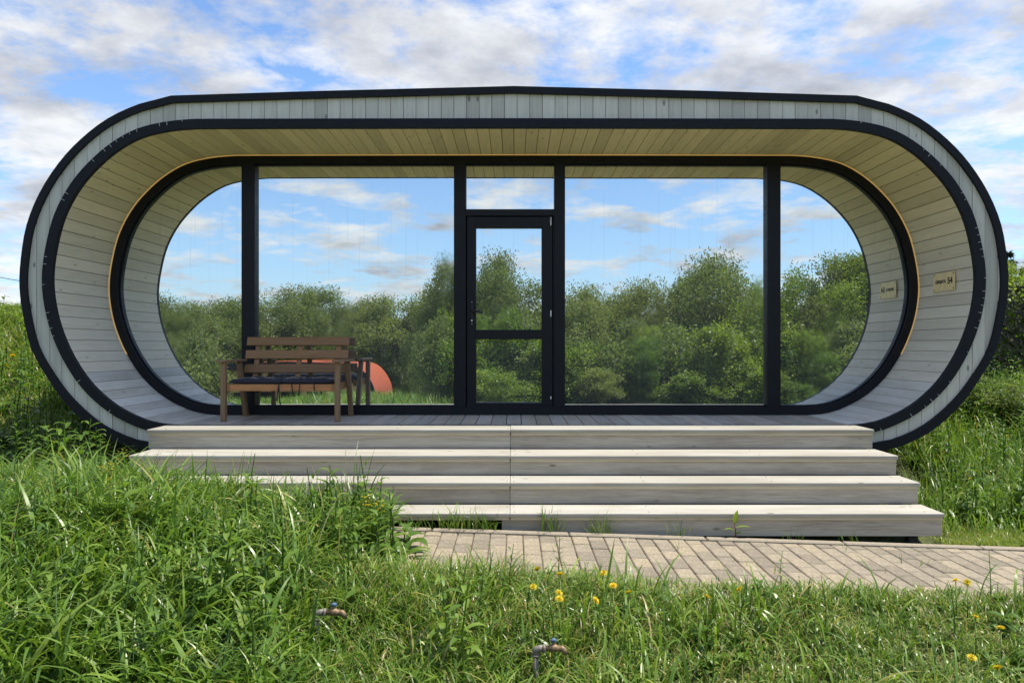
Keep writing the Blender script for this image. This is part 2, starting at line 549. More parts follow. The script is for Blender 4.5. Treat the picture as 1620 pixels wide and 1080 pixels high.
def make_ground():
    xs = axis_pts(-20, 20, 0.3); ys = axis_pts(-30, 22, 0.3)
    X, Y = np.meshgrid(xs, ys)
    Z = zg(X, Y)
    onpath = (X > -1.7) & (X < 4.6) & (Y > 4.1) & (Y < 5.5)
    Z = Z - 0.06 * onpath
    V = np.stack([X, Y, Z], -1).reshape(-1, 3)
    nx, ny = len(xs), len(ys)
    i = np.arange((nx - 1) * (ny - 1)); r = i // (nx - 1); c = i % (nx - 1)
    a = r * nx + c
    Fq = np.stack([a, a + 1, a + 1 + nx, a + nx], -1)
    me = mesh_np('ground', V, Fq)
    kind(obj('ground', me, M['ground']), 'structure')


def mesh_np(name, V, Q, tint=None, smooth=True):
    """quad mesh from numpy arrays; triangles are quads whose last index is -1"""
    me = bpy.data.meshes.new(name)
    Q = np.asarray(Q)
    tri = Q[:, 3] < 0
    counts = np.where(tri, 3, 4)
    loops = Q.reshape(-1)[Q.reshape(-1) >= 0].astype(np.int32)
    starts = np.concatenate([[0], np.cumsum(counts)[:-1]]).astype(np.int32)
    me.vertices.add(len(V)); me.vertices.foreach_set('co', np.asarray(V, np.float32).reshape(-1))
    me.loops.add(len(loops)); me.loops.foreach_set('vertex_index', loops)
    me.polygons.add(len(Q)); me.polygons.foreach_set('loop_start', starts)
    me.polygons.foreach_set('loop_total', counts.astype(np.int32))
    me.polygons.foreach_set('use_smooth', np.full(len(Q), smooth))
    me.update(calc_edges=True)
    if tint is not None:
        a = me.attributes.new('tint', 'FLOAT', 'POINT')
        a.data.foreach_set('value', np.asarray(tint, np.float32))
    return me


make_ground()

# ------------------------------------------------------------------ the capsule house
D = F / 170.0            # depth of the front face
K = 170.0
YF = 7.83                # front of the window frame
YM = 7.895               # mirror plane
DECK = EYE - 0.725

OUT_HALF = [(0, 138), (300, 145.5), (540, 153), (590, 166), (640, 189), (683, 222), (718, 260), (748, 307), (768, 357), (777, 410), (779, 455), (773, 500), (760, 552), (735, 597), (703, 641), (655, 683), (600, 708), (540, 719), (300, 722), (0, 722)]
IN_HALF = [(0, 203), (300, 203.5), (465, 203.8), (500, 204), (545, 208), (590, 219), (629, 241), (663, 271), (689, 303), (710, 343), (722, 386), (728.5, 430), (727, 470), (717, 515), (697, 562), (668, 605), (630, 639), (590, 660), (560, 668.5), (530, 671.2), (500, 671.2), (300, 671.2), (0, 671.2)]


def to_xz(p):
    return (p[0] / K, EYE + (CY - p[1]) / K)


def smooth_half(pts, i0, i1, sub):
    """Catmull-Rom between indices i0..i1, straight elsewhere"""
    P = [Vector(to_xz(p)) for p in pts]
    out = []
    for i in range(len(P) - 1):
        out.append(P[i])
        if i0 <= i < i1:
            p0, p1, p2, p3 = P[max(i - 1, 0)], P[i], P[i + 1], P[min(i + 2, len(P) - 1)]
            for k in range(1, sub):
                t = k / sub
                out.append(0.5 * ((2 * p1) + (p2 - p0) * t + (2 * p0 - 5 * p1 + 4 * p2 - p3) * t * t + (3 * p1 - p0 - 3 * p2 + p3) * t ** 3))
    out.append(P[-1])
    return out


def full_loop(half):
    """closed, starting top centre, going clockwise seen from the front (to +X first)"""
    r = [Vector((p[0], p[1])) for p in half]
    l = [Vector((-p[0], p[1])) for p in reversed(half[1:-1])]
    return r + l


def offset(loop, dist):
    """move a clockwise closed loop inwards by dist (number or function of the point)"""
    n = len(loop); out = []
    for i in range(n):
        a, b_, c = loop[i - 1], loop[i], loop[(i + 1) % n]
        d1 = (b_ - a).normalized(); d2 = (c - b_).normalized()
        n1 = Vector((d1.y, -d1.x)); n2 = Vector((d2.y, -d2.x))
        m = (n1 + n2); m.normalize()
        k = dist(b_) if callable(dist) else dist
        out.append(b_ + m * (k / max(0.5, m.dot(n1))))
    return out


OUT = full_loop(smooth_half(OUT_HALF, 3, 16, 3))
INH = smooth_half(IN_HALF, 3, 19, 4)
INN = full_loop(INH)
OUT_IN = offset(OUT, lambda p: 0.064 + 0.018 * float(sm(1.3, 0.6, p.y)))
IN_OUT = offset(INN, lambda p: -0.085 - 0.004 * float(sm(2.9, 2.0, p.y)))


def ring(mb, A, B, y0, y1):
    """closed band between loops A (outer) and B (inner), front y0 to back y1"""
    n = len(A)
    vs = []
    for (L, y) in ((A, y0), (B, y0), (A, y1), (B, y1)):
        vs += [(p[0], y, p[1]) for p in L]
    fs = []
    for i in range(n):
        j = (i + 1) % n
        fs.append((i, j, n + j, n + i)[::-1])
        fs.append((2 * n + i, 2 * n + j, 3 * n + j, 3 * n + i))
        fs.append((i, 2 * n + i, 2 * n + j, j)[::-1])
        fs.append((n + i, n + j, 3 * n + j, 3 * n + i)[::-1])
    return mb.add(vs, fs)


house = thing('capsule_house', 'capsule shaped house clad in whitewashed boards with mirrored glass front', 'house', (0, D, 0))


def hpart(mb, name, m, parent=None):
    o = mb.build(name, m, None)
    o.parent = parent if parent is not None else house
    if parent is None:
        o.matrix_parent_inverse = Matrix.Translation((0, -D, 0))
    return o


YB = D + 5.4
# shell: the outer skin and the back wall
sh = offset(OUT, 0.008)
mb = MB(); n = len(sh)
mb.add([(p.x, D + 0.03, p.y) for p in sh] + [(p.x, YB, p.y) for p in sh], [(i, (i + 1) % n, n + (i + 1) % n, n + i) for i in range(n)])
hpart(mb, 'roof_shell', M['shell'])
mb = MB(); mb.prism([(p.x, p.y) for p in reversed(sh)], YB - 0.06, YB - 0.01)
hpart(mb, 'back_wall', M['dark_back'])
# sheathing behind the fascia boards and behind the tunnel boards
def nearest(loop, p):
    best = None
    for i in range(len(loop)):
        a, b_ = loop[i], loop[(i + 1) % len(loop)]
        d = b_ - a
        t = min(1, max(0, (p - a).dot(d) / d.length_squared))
        q = a + d * t
        if best is None or (q - p).length < (best - p).length: best = q
    return best


si_ = offset(INN, -0.03); so_ = offset(OUT, 0.03)
mb = MB(); ring(mb, [nearest(so_, p) for p in si_], si_, D + 0.024, D + 0.05)
hpart(mb, 'sheathing', M['dark_back'])
tb = offset(INN, -0.026)
mb = MB(); ring(mb, offset(INN, -0.045), tb, D + 0.052, YB - 0.1)
hpart(mb, 'tunnel_backing', M['dark_back'])
# trims
mb = MB(); ring(mb, OUT, OUT_IN, D - 0.03, D + 0.027)
hpart(mb, 'outer_trim', M['trim'])
mb = MB(); ring(mb, IN_OUT, INN, D - 0.028, D + 0.023)
hpart(mb, 'inner_trim', M['trim'])
# kerf cuts in the bent inner strip
mb = MB()
L = len(INN)
for i in range(L):
    p, q = INN[i], IN_OUT[i]
    if abs(p.x) < 3.05 or random.random() < 0.52:
        continue
    d = (q - p).normalized()
    a = q - d * random.uniform(0.015, 0.035); e = q + d * random.uniform(0.004, 0.016)
    mb.bar((a.x, D - 0.0285, a.y), (e.x, D - 0.0285, e.y), 0.004, 0.003, up=(0, 1, 0))
o = hpart(mb, 'kerf_cuts', M['kerf']); kind(o, 'stuff')


def zspan(loop, x):
    """heights at which the vertical line at x cuts the loop (low, high)"""
    zs = []
    n = len(loop)
    for i in range(n):
        a, b_ = loop[i], loop[(i + 1) % n]
        if (a.x - x) * (b_.x - x) <= 0 and abs(a.x - b_.x) > 1e-9:
            t = (x - a.x) / (b_.x - a.x)
            zs.append(a.y + t * (b_.y - a.y))
    if not zs:
        return None
    return min(zs), max(zs)


# fascia boards, upright strips cut to the ring
FO = offset(OUT, 0.03); FI = offset(INN, -0.03)
xmax_o = max(p.x for p in FO); xmax_i = max(p.x for p in FI)
pitch = 0.1177; gap = 0.0045
ZMID = to_xz((0, 440))[1]
k0 = int(math.ceil(xmax_o / pitch)) + 1
jit = random.Random(3)
for k in range(-k0, k0):
    x0 = k * pitch + gap / 2 + 0.03; x1 = (k + 1) * pitch - gap / 2 + 0.03
    lo_, hi_ = max(x0, -xmax_o + 0.002), min(x1, xmax_o - 0.002)
    if hi_ - lo_ < 0.008:
        continue
    xs = [lo_ + (hi_ - lo_) * t for t in (0, 0.33, 0.67, 1)]
    so = [zspan(FO, x) for x in xs]
    si = [zspan(FI, x) for x in xs]
    dy = jit.uniform(0, 0.004)
    polys = []
    if all(s is None for s in si):
        polys.append([(x, s[0]) for x, s in zip(xs, so)] + [(x, s[1]) for x, s in reversed(list(zip(xs, so)))])
    else:
        top_lo = [(s[1] if s else ZMID) for s in si]
        polys.append(list(zip(xs, top_lo)) + [(x, s[1]) for x, s in reversed(list(zip(xs, so)))])
        if abs(hi_ + lo_) / 2 > 2.9:
            bot_hi = [(s[0] if s else ZMID) for s in si]
            polys.append([(x, s[0]) for x, s in zip(xs, so)] + list(reversed(list(zip(xs, bot_hi)))))
    for pl in polys:
        mb = MB(); mb.prism(pl, D + dy, D + 0.0235)
        hpart(mb, 'fascia_board', M['fascia'])

# tunnel lining boards along the inner profile
def arc_table(poly):
    s = [0.0]
    for a, b_ in zip(poly[:-1], poly[1:]):
        s.append(s[-1] + (b_ - a).length)
    return s


def point_at(poly, s, d):
    d = min(max(d, 0), s[-1])
    for i in range(len(poly) - 1):
        if d <= s[i + 1] + 1e-9:
            t = (d - s[i]) / max(1e-9, s[i + 1] - s[i])
            return poly[i].lerp(poly[i + 1], t), (poly[i + 1] - poly[i]).normalized()
    return poly[-1], (poly[-1] - poly[-2]).normalized()


XFLAT = 530 / K
right_half = [p for p in INH if not (p.y < DECK + 0.01 and p.x < XFLAT - 1e-3)]
tun = [Vector((-p.x, p.y)) for p in reversed(right_half)][:-1] + right_half   # bottom left .. top .. bottom right
S = arc_table(tun)
nb = int(round(S[-1] / 0.1166)); bw = S[-1] / nb
TD = YM + 0.02 - (D + 0.026)
TL = YM + 0.02 - TD / 2 - 0
yc = D + 0.026 + TD / 2
bm_hi = MB().box((0, 0, 0), (bw - 0.0045, TD, 0.02), None, 0.0022).mesh('lining_board')
bm_lo = bm_hi.copy()
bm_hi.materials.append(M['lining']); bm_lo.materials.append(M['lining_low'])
for i in range(nb):
    p, _ = point_at(tun, S, (i + 0.5) * bw)
    a, _ = point_at(tun, S, i * bw + 0.001); c, _ = point_at(tun, S, (i + 1) * bw - 0.001)
    t = (c - a).normalized()
    mid = (a + c) / 2
    nrm = Vector((-t.y, t.x))                     # outwards from the tunnel
    ctr = mid + nrm * (0.0105 + jit.uniform(-0.0008, 0.0008))
    low = mid.y < 1.15 + 0.25 * jit.random()
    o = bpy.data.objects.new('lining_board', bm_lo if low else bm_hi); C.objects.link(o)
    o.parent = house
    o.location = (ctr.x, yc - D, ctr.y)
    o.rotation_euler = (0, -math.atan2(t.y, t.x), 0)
    fresh = float(sm(1.9, 3.3, mid.y))           # yellow glow of light strip and bounce, painted into the higher boards
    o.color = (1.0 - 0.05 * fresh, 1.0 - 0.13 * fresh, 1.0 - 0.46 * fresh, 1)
# deck boards on the flat floor
nd = 43; dw = 2 * XFLAT / nd
dm = MB().box((0, 0, 0), (dw - 0.007, TD + 0.03, 0.024), None, 0.003).mesh('deck_board')
dm.materials.append(M['deck'])
for i in range(nd):
    o = bpy.data.objects.new('deck_board', dm); C.objects.link(o)
    o.parent = house
    o.location = (-XFLAT + (i + 0.5) * dw, yc - 0.015 - D, DECK - 0.012 + jit.uniform(-0.0012, 0.0012))

# window wall
FRO = offset(INN, 0.004)
FRI = offset(INN, lambda p: 0.088)
mb = MB(); ring(mb, FRO, FRI, YF, YF + 0.1)
# a stepped bead inside the frame
ring(mb, offset(INN, 0.0885), offset(INN, 0.104), YF + 0.035, YF + 0.1)
hpart(mb, 'window_frame', M['frame'])
GS = F / YF
gx = lambda px: (px - CX) / GS
gz = lambda py: EYE + (CY - py) / GS
FRI_B = offset(INN, 0.10)
zt = max(p.y for p in FRI_B); zb = min(p.y for p in FRI_B)
mull = [(382, 403), (718, 737), (877, 894), (1214, 1235)]
for a, c in mull:
    mb = MB()
    zl, zh = zspan(FRI, gx((a + c) / 2))
    mb.box((gx((a + c) / 2), YF + 0.045, (zl + zh) / 2), (gx(c) - gx(a), 0.098, zh - zl + 0.02), None, 0.004)
    hpart(mb, 'mullion', M['frame'])
mb = MB(); mb.box((gx(807), YF + 0.046, gz(336)), (gx(877) - gx(737) + 0.01, 0.09, gz(330.5) - gz(341)), None, 0.004)
hpart(mb, 'transom', M['frame'])


def clip_pane(xa, xb, z0=None, z1=None):
    """part of the glazed opening between two uprights"""
    xs = np.linspace(xa, xb, 26)
    low, high = [], []
    for x in xs:
        s = zspan(FRI_B, float(x))
        if s is None: continue
        lo_ = s[0] if z0 is None else max(s[0], z0); hi_ = s[1] if z1 is None else min(s[1], z1)
        low.append((float(x), lo_)); high.append((float(x), hi_))
    return low + high[::-1]


def pane(pl, tilt=(0.0, 0.0), parent=None):
    mb = MB()
    mx_ = sum(p[0] for p in pl) / len(pl); mz = sum(p[1] for p in pl) / len(pl)
    mb.prism([(p[0] - mx_, p[1] - mz) for p in pl], 0, 0.012)
    o = mb.build('pane', M['mirror'])
    o.parent = parent if parent is not None else house
    o.location = (mx_, YM - D, mz) if parent is None else (mx_, YM - D, mz)
    o.rotation_euler = (tilt[0], 0, tilt[1])
    return o


xe = max(p.x for p in FRI_B) - 0.004
pane(clip_pane(-xe, gx(392)))
pane(clip_pane(gx(392), gx(727)), (0.0006, 0))
pane(clip_pane(gx(727), gx(886), gz(336), None), (-0.0004, 0))
pane(clip_pane(gx(886), gx(1225)), (-0.0008, 0.0006))
pane(clip_pane(gx(1225), xe), (0.0004, -0.0004))
# door
door = MB()
dl, dr, dt, db = gx(738.5), gx(874), gz(342.5), gz(650)
pl_, pr_, pt_, pm1, pm2, pb_ = gx(753), gx(857), gz(360), gz(521.5), gz(536.5), gz(637)
yd = YF + 0.03
def dbox(x0, x1, z0, z1, y0=None, th=0.06):
    y0 = YF + 0.008 if y0 is None else y0
    door.box(((x0 + x1) / 2, y0 + th / 2, (z0 + z1) / 2), (x1 - x0, th, z1 - z0), None, 0.0035)
dbox(dl, pl_, db, dt); dbox(pr_, dr, db, dt)
dbox(pl_ - 0.003, pr_ + 0.003, pt_, dt - 0.001, YF + 0.009); dbox(pl_ - 0.003, pr_ + 0.003, pm2, pm1, YF + 0.009); dbox(pl_ - 0.003, pr_ + 0.003, db + 0.001, pb_, YF + 0.009)
door_o = hpart(door, 'door', M['frame'])
door_o['label'] = 'dark glazed door with two mirrored panes'
def sub(o):
    o.parent = door_o
    o.matrix_parent_inverse = Matrix.Identity(4)
    return o
def door_pane(x0, x1, z0, z1, tilt):
    mb = MB(); cx_, cz_ = (x0 + x1) / 2, (z0 + z1) / 2
    w, h = (x1 - x0) / 2 + 0.01, (z1 - z0) / 2 + 0.01
    mb.prism([(-w, -h), (w, -h), (w, h), (-w, h)], 0, 0.012)
    o = mb.build('pane', M['mirror'])
    sub(o); o.location = (cx_, YM - 0.012, cz_); o.rotation_euler = (tilt, 0, 0)
# children of the door use world coordinates because the door's mesh does
door_pane(pl_, pr_, pm1, pt_, 0.004)
door_pane(pl_, pr_, pb_, pm2, 0.004)
hx, hz = gx(746.5), gz(492)
mb = MB(); mb.box((hx, YF + 0.004, gz(498)), (0.03, 0.012, 0.24), None, 0.003)
sub(mb.build('handle_plate', M['black']))
mb = MB(); mb.tube([(hx, YF + 0.004, hz), (hx, YF - 0.045, hz), (hx + 0.015, YF - 0.052, hz), (hx + 0.07, YF - 0.052, hz - 0.002), (hx + 0.115, YF - 0.05, hz - 0.02)], [0.011, 0.010, 0.010, 0.009, 0.007], 10)
sub(mb.build('handle', M['black']))
mb = MB(); mb.tube([(hx, YF - 0.004, gz(507)), (hx, YF - 0.010, gz(507))], 0.009, 12)
sub(mb.build('lock_cylinder', M['white_metal']))
for sz_, sr in ((478, 0.005), (512, 0.004)):
    mb = MB(); mb.tube([(hx, YF - 0.004, gz(sz_)), (hx, YF - 0.008, gz(sz_))], sr, 8); sub(mb.build('screw', M['white_metal']))
for py, hh in ((350, 0.085), (496, 0.07), (629, 0.03)):
    mb = MB(); mb.tube([(gx(871.5), YF + 0.002, gz(py) - hh / 2), (gx(871.5), YF + 0.002, gz(py) + hh / 2)], 0.007, 8)
    sub(mb.build('hinge', M['white_metal']))
# door jambs, lapping the uprights
for px in (736, 876):
    mb = MB(); mb.box((gx(px), YF + 0.047, (dt + db) / 2), (0.016, 0.08, dt - db), None, 0.003)
    hpart(mb, 'jamb', M['frame'])
# warm strip of light round the window frame (top and sides)
LS = [p for p in tun if p.y > 1.35]
inn1 = LS
mb = MB()
vs = []; fs = []
for i, p in enumerate(LS):
    a = LS[max(0, i - 1)]; c = LS[min(len(LS) - 1, i + 1)]
    t = (c - a).normalized(); nrm = Vector((t.y, -t.x))
    q = p + nrm * 0.0015; r = p + nrm * 0.0075
    vs += [(q.x, YF - 0.012, q.y), (r.x, YF - 0.012, r.y), (q.x, YF - 0.001, q.y), (r.x, YF - 0.001, r.y)]
for i in range(len(LS) - 1):
    a = i * 4; c = a + 4
    fs += [(a, c, c + 1, a + 1), (a + 1, c + 1, c + 3, a + 3), (a + 3, c + 3, c + 2, a + 2), (a + 2, c + 2, c, a)]
mb.add(vs, fs)
hpart(mb, 'light_strip', M['led'])

# footings that carry the house over the sloping ground
for x in (-2.6, -0.9, 0.9, 2.6):
    for y in (D + 0.5, D + 4.6):
        z0 = float(zg(x, y)) - 0.2
        zt_ = EYE - (722 - CY) / K + 0.02
        if zt_ - z0 < 0.05: continue
        mb = MB(); mb.box((x, y, (z0 + zt_) / 2), (0.3, 0.3, zt_ - z0), None, 0.01)
        hpart(mb, 'footing', M['post'])

# ------------------------------------------------------------------ steps
steps = thing('wooden_steps', 'four wide whitewashed wooden steps leading up to the glass front', 'steps', (0, 5.5, 0))
def spart(mb, name, m):
    o = mb.build(name, m); o.parent = steps; o.matrix_parent_inverse = Matrix.Translation((0, -5.5, 0)); return o
SEAM = -0.03
WX = 3.15
tops = [DECK, EYE - 0.897, EYE - 1.062, EYE - 1.234]
fronts = [6.465, 6.085, 5.775, 5.47]
th = 0.03
for i, (zt_, yf) in enumerate(zip(tops, fronts)):
    yb = D - 0.031 if i == 0 else fronts[i - 1] + 0.012
    wl = -3.21 if i == 0 else -WX - 0.02
    for (x0, x1) in ((wl, SEAM - 0.001), (SEAM + 0.001, WX + 0.012 * i)):
        mb = MB(); mb.box(((x0 + x1) / 2, (yf + yb) / 2, zt_ - th / 2 + jit.uniform(-0.001, 0.001)), (x1 - x0, yb - yf, th), None, 0.004)
        spart(mb, 'tread', M['tread'])
        mb = MB(); mb.box(((x0 + x1) / 2, yf + 0.026, zt_ - th - 0.0115), (x1 - x0 - 0.01, 0.022, 0.023), None, 0.002)
        spart(mb, 'batten', M['batten'])
        zb_ = (tops[i + 1] + 0.001) if i < 3 else EYE - 1.41
        if i == 3 and x0 < -1:
            continue                                   # the lowest riser is missing on the left
        xa = x0 if i < 3 else -0.09
        mb = MB(); mb.box(((xa + x1) / 2, yf + 0.043, (zt_ - th + zb_) / 2 - 0.0), (x1 - xa - 0.0005, 0.022, zt_ - th - zb_ - 0.001), None, 0.002)
        spart(mb, 'riser', M['riser'])
for x in (-3.0, -2.0, -1.0, 0.15, 1.1, 2.1, 3.02):
    z0 = float(zg(x, 5.62)) - 0.1
    mb = MB(); mb.box((x, 5.62, (z0 + tops[3] - 0.04) / 2), (0.07, 0.07, tops[3] - 0.04 - z0), None, 0.004)
    spart(mb, 'post', M['post'])
mb = MB()
for zt_, yf, yb in zip(tops, fronts, [D - 0.031] + fronts[:3]):
    for x in (-3.06, -2.05, -1.03, -0.06, 0.0, 1.02, 2.04, 3.06):
        for f in (0.18, 0.78):
            if jit.random() < 0.85:
                sx, sy = x + jit.uniform(-0.015, 0.015), yf + (yb - yf) * f + jit.uniform(-0.01, 0.01)
                mb.tube([(sx, sy, zt_ - 0.004), (sx, sy, zt_ + 0.0018)], 0.0055, 8)
kind(spart(mb, 'screws', M['black']), 'stuff')
for x in (-3.05, -1.0, 1.0, 3.05):
    mb = MB()
    mb.add([(x + dx, y, z) for dx in (-0.02, 0.02) for (y, z) in ((5.6, tops[3] - 0.16), (5.6, tops[3] - 0.035), (5.84, tops[3] - 0.035), (5.84, tops[2] - 0.035), (6.15, tops[2] - 0.035), (6.15, tops[1] - 0.035), (6.53, tops[1] - 0.035), (6.53, tops[0] - 0.035), (6.8, tops[0] - 0.035), (6.8, tops[0] - 0.3))],
           [tuple(range(10)), tuple(reversed(range(10, 20)))] + [(i, i + 10, (i + 1) % 10 + 10, (i + 1) % 10)[::-1] for i in range(10)])
    spart(mb, 'stringer', M['post'])

# ------------------------------------------------------------------ sign plate on the right wall of the tunnel
xw = max(p.x for p in INN) - 0.016
sign = thing('sign_plate', 'small brass sign plate reading ОРБИТА 54 on the curved side wall', 'sign', (xw, 7.345, 2.105))
mb = MB(); mb.box((0, 0, 0), (0.008, 0.37, 0.185), None, 0.002)
o = mb.build('plate', M['brass']); o.parent = sign
def text_part(body, size, y, z, bold=0.0):
    cu = bpy.data.curves.new('lettering', 'FONT'); cu.body = body; cu.size = size; cu.align_x = 'CENTER'; cu.align_y = 'CENTER'
    cu.extrude = 0.0008; cu.offset = bold
    t = bpy.data.objects.new('lettering', cu); C.objects.link(t)
    bpy.context.view_layer.update()
    me = bpy.data.meshes.new_from_object(t.evaluated_get(bpy.context.evaluated_depsgraph_get()))
    bpy.data.objects.remove(t)
    o = obj('lettering', me, M['ink'], sign)
    me.materials.clear(); me.materials.append(M['ink'])
    # reads from the far end towards the viewer, facing -X
    o.matrix_local = Matrix.Translation((-0.0052, y, z)) @ Matrix(((0, 0, -1, 0), (-1, 0, 0, 0), (0, 1, 0, 0), (0, 0, 0, 1)))
    return o
text_part('ОРБИТА', 0.043, 0.052, 0.0, 0.0014)
text_part('54', 0.085, -0.108, 0.003, 0.002)
for sy in (-1, 1):
    for sz in (-1, 1):
        mb = MB(); mb.tube([(-0.004, sy * 0.165, sz * 0.073), (-0.007, sy * 0.165, sz * 0.073)], 0.006, 8)
        o = mb.build('screw', M['black']); o.parent = sign

# ------------------------------------------------------------------ bench with cushion
BX, BY = -2.255, 7.13
bench = thing('wooden_bench', 'brown wooden bench with slatted back standing on the deck', 'bench', (BX, BY, DECK + 0.001))
def bpart(mb, name, m):
    o = mb.build(name, m); o.parent = bench; return o
hw = 0.55
for s in (-1, 1):
    mb = MB(); mb.box((s * hw, 0.02, 0.285), (0.046, 0.06, 0.57), None, 0.004); bpart(mb, 'leg', M['bench_leg'])
    mb = MB(); mb.bar((s * hw, 0.615, 0.0), (s * (hw + 0.005), 0.43, 0.57), 0.045, 0.06, up=(0, 1, 0), ch=0.004); bpart(mb, 'leg', M['bench_leg'])
    mb = MB(); mb.box((s * (hw + 0.004), 0.245, 0.583), (0.085, 0.60, 0.024), Matrix.Rotation(0.0, 3, 'X'), 0.005); bpart(mb, 'armrest', M['bench_leg'])
    mb = MB(); mb.box((s * (hw - 0.05), 0.27, 0.325), (0.03, 0.50, 0.07), None, 0.003); bpart(mb, 'side_rail', M['bench'])
back = lambda z: 0.47 + (z - 0.33) * 0.30
for s in (-0.42, 0.02, 0.42):
    mb = MB(); mb.bar((s, back(0.28) + 0.027, 0.28), (s, back(0.81) + 0.027, 0.81), 0.05, 0.026, up=(0, 1, 0), ch=0.003); bpart(mb, 'back_support', M['bench'])
for zc in (0.497, 0.642, 0.778):
    R = Matrix.Rotation(-math.atan(0.30), 3, 'X')
    mb = MB(); mb.box((0, back(zc), zc), (1.065, 0.024, 0.09), R, 0.004); bpart(mb, 'back_slat', M['bench'])
mb = MB(); mb.box((0, 0.035, 0.325), (1.045, 0.028, 0.062), None, 0.003); bpart(mb, 'apron', M['bench_apron'])
for i in range(4):
    mb = MB(); mb.box((0, 0.10 + i * 0.115, 0.352), (1.045, 0.09, 0.02), None, 0.003); bpart(mb, 'seat_slat', M['bench'])

cush = thing('seat_cushion', 'dark navy seat cushion with patterned top lying on the bench', 'cushion', (BX, BY, DECK + 0.364))
def cush_mesh():
    nx, ny = 30, 12
    vs, fs = [], []
    W, Dp = 1.035, 0.45
    for layer in (0, 1):
        for j in range(ny + 1):
            for i in range(nx + 1):
                u, v = i / nx * 2 - 1, j / ny * 2 - 1
                edge = (1 - abs(u) ** 8) * (1 - abs(v) ** 6)
                q = 0.010 * math.cos(i * math.pi / 5) * math.cos(j * math.pi / 3)
                z = 0.012 + (0.040 + q) * (edge ** 0.35 if edge > 0 else 0) if layer else 0.012 - 0.011 * (edge ** 0.5 if edge > 0 else 0)
                vs.append((u * W / 2, 0.265 + v * Dp / 2 + 0.005 * math.sin(i * 0.9), z))
    w = nx + 1; off = w * (ny + 1)
    for j in range(ny):
        for i in range(nx):
            a = j * w + i
            fs.append((a + off, a + 1 + off, a + w + 1 + off, a + w + off)); fs.append((a, a + w, a + w + 1, a + 1))
    ed = [i for i in range(nx)]
    for i in range(nx):
        fs.append((i, i + 1, i + 1 + off, i + off)); a = ny * w + i; fs.append((a, a + off, a + 1 + off, a + 1))
    for j in range(ny):
        a = j * w; fs.append((a, a + off, a + w + off, a + w)); a = j * w + nx; fs.append((a, a + w, a + w + off, a + off))
    return mesh_from('pad', vs, fs, True)
me = cush_mesh()
o = obj('pad', me, M['cushion'], cush)
me.materials.append(M['cushion_top'])
me.update()
for p in me.polygons:
    c = p.center
    if p.normal.z > 0.6 and c.z > 0.034 and c.y > 0.075:
        p.material_index = 1
for (x, L_, dx) in ((-0.02, 0.20, 0.02), (0.0, 0.16, -0.03), (0.10, 0.12, 0.03), (0.20, 0.11, -0.02), (0.33, 0.06, 0.0)):
    mb = MB()
    pts = [(x, 0.045, 0.02), (x + dx * 0.3, 0.0, 0.012), (x + dx * 0.7, -0.004, -L_ * 0.5), (x + dx, 0.005, -L_), (x + dx * 1.6, 0.01, -L_ * 0.9)]
    mb.tube(pts, 0.0055, 6); o = mb.build('tie', M['strap']); o.parent = cush

# ------------------------------------------------------------------ paved path
xs = np.linspace(-1.6, 4.5, 30)
mb = MB()
for i in range(len(xs) - 1):
    a, c = float(xs[i]), float(xs[i + 1])
    za, zc = -0.0325 * (a - 3.08) - 0.008, -0.0325 * (c - 3.08) - 0.008
    mb.add([(a, 4.2, za), (c, 4.2, zc), (c, 5.44, zc), (a, 5.44, za)], [(0, 1, 2, 3)])
path = kind(mb.build('path', M['sand']), 'structure')
slope = math.atan(0.0325)
pm = MB().box((0, 0, 0), (0.1115, 0.192, 0.05), None, 0.006).mesh('paver'); pm.materials.append(M['paver'])
pw, pl2 = 0.117, 0.2005
cols = int((4.35 + 1.45) / pw)
npv = 0
for c in range(cols):
    x = -1.4 + c * pw
    off = (c % 2) * 0.1
    y = 5.355
    first = True
    while y > 4.27:
        ln = 0.1 if (first and off) else 0.2
        yc_ = y - ln / 2
        o = bpy.data.objects.new('paver', pm); C.objects.link(o); o.parent = path
        o.location = (x, yc_, -0.0325 * (x - 3.08) - 0.022 + jit.uniform(-0.003, 0.003))
        o.rotation_euler = (jit.uniform(-0.006, 0.006), slope + jit.uniform(-0.01, 0.01), jit.uniform(-0.012, 0.012))
        if ln < 0.15: o.scale = (1, 0.49, 1)
        npv += 1
        y -= ln; first = False
km = MB().box((0, 0, 0), (0.992, 0.07, 0.12), None, 0.008).mesh('kerb_stone'); km.materials.append(M['kerb'])
for i in range(6):
    x = -1.1 + i
    o = bpy.data.objects.new('kerb_stone', km); C.objects.link(o); o.parent = path
    o.location = (x, 5.395, -0.0325 * (x - 3.08) - 0.044); o.rotation_euler = (0, slope, 0)

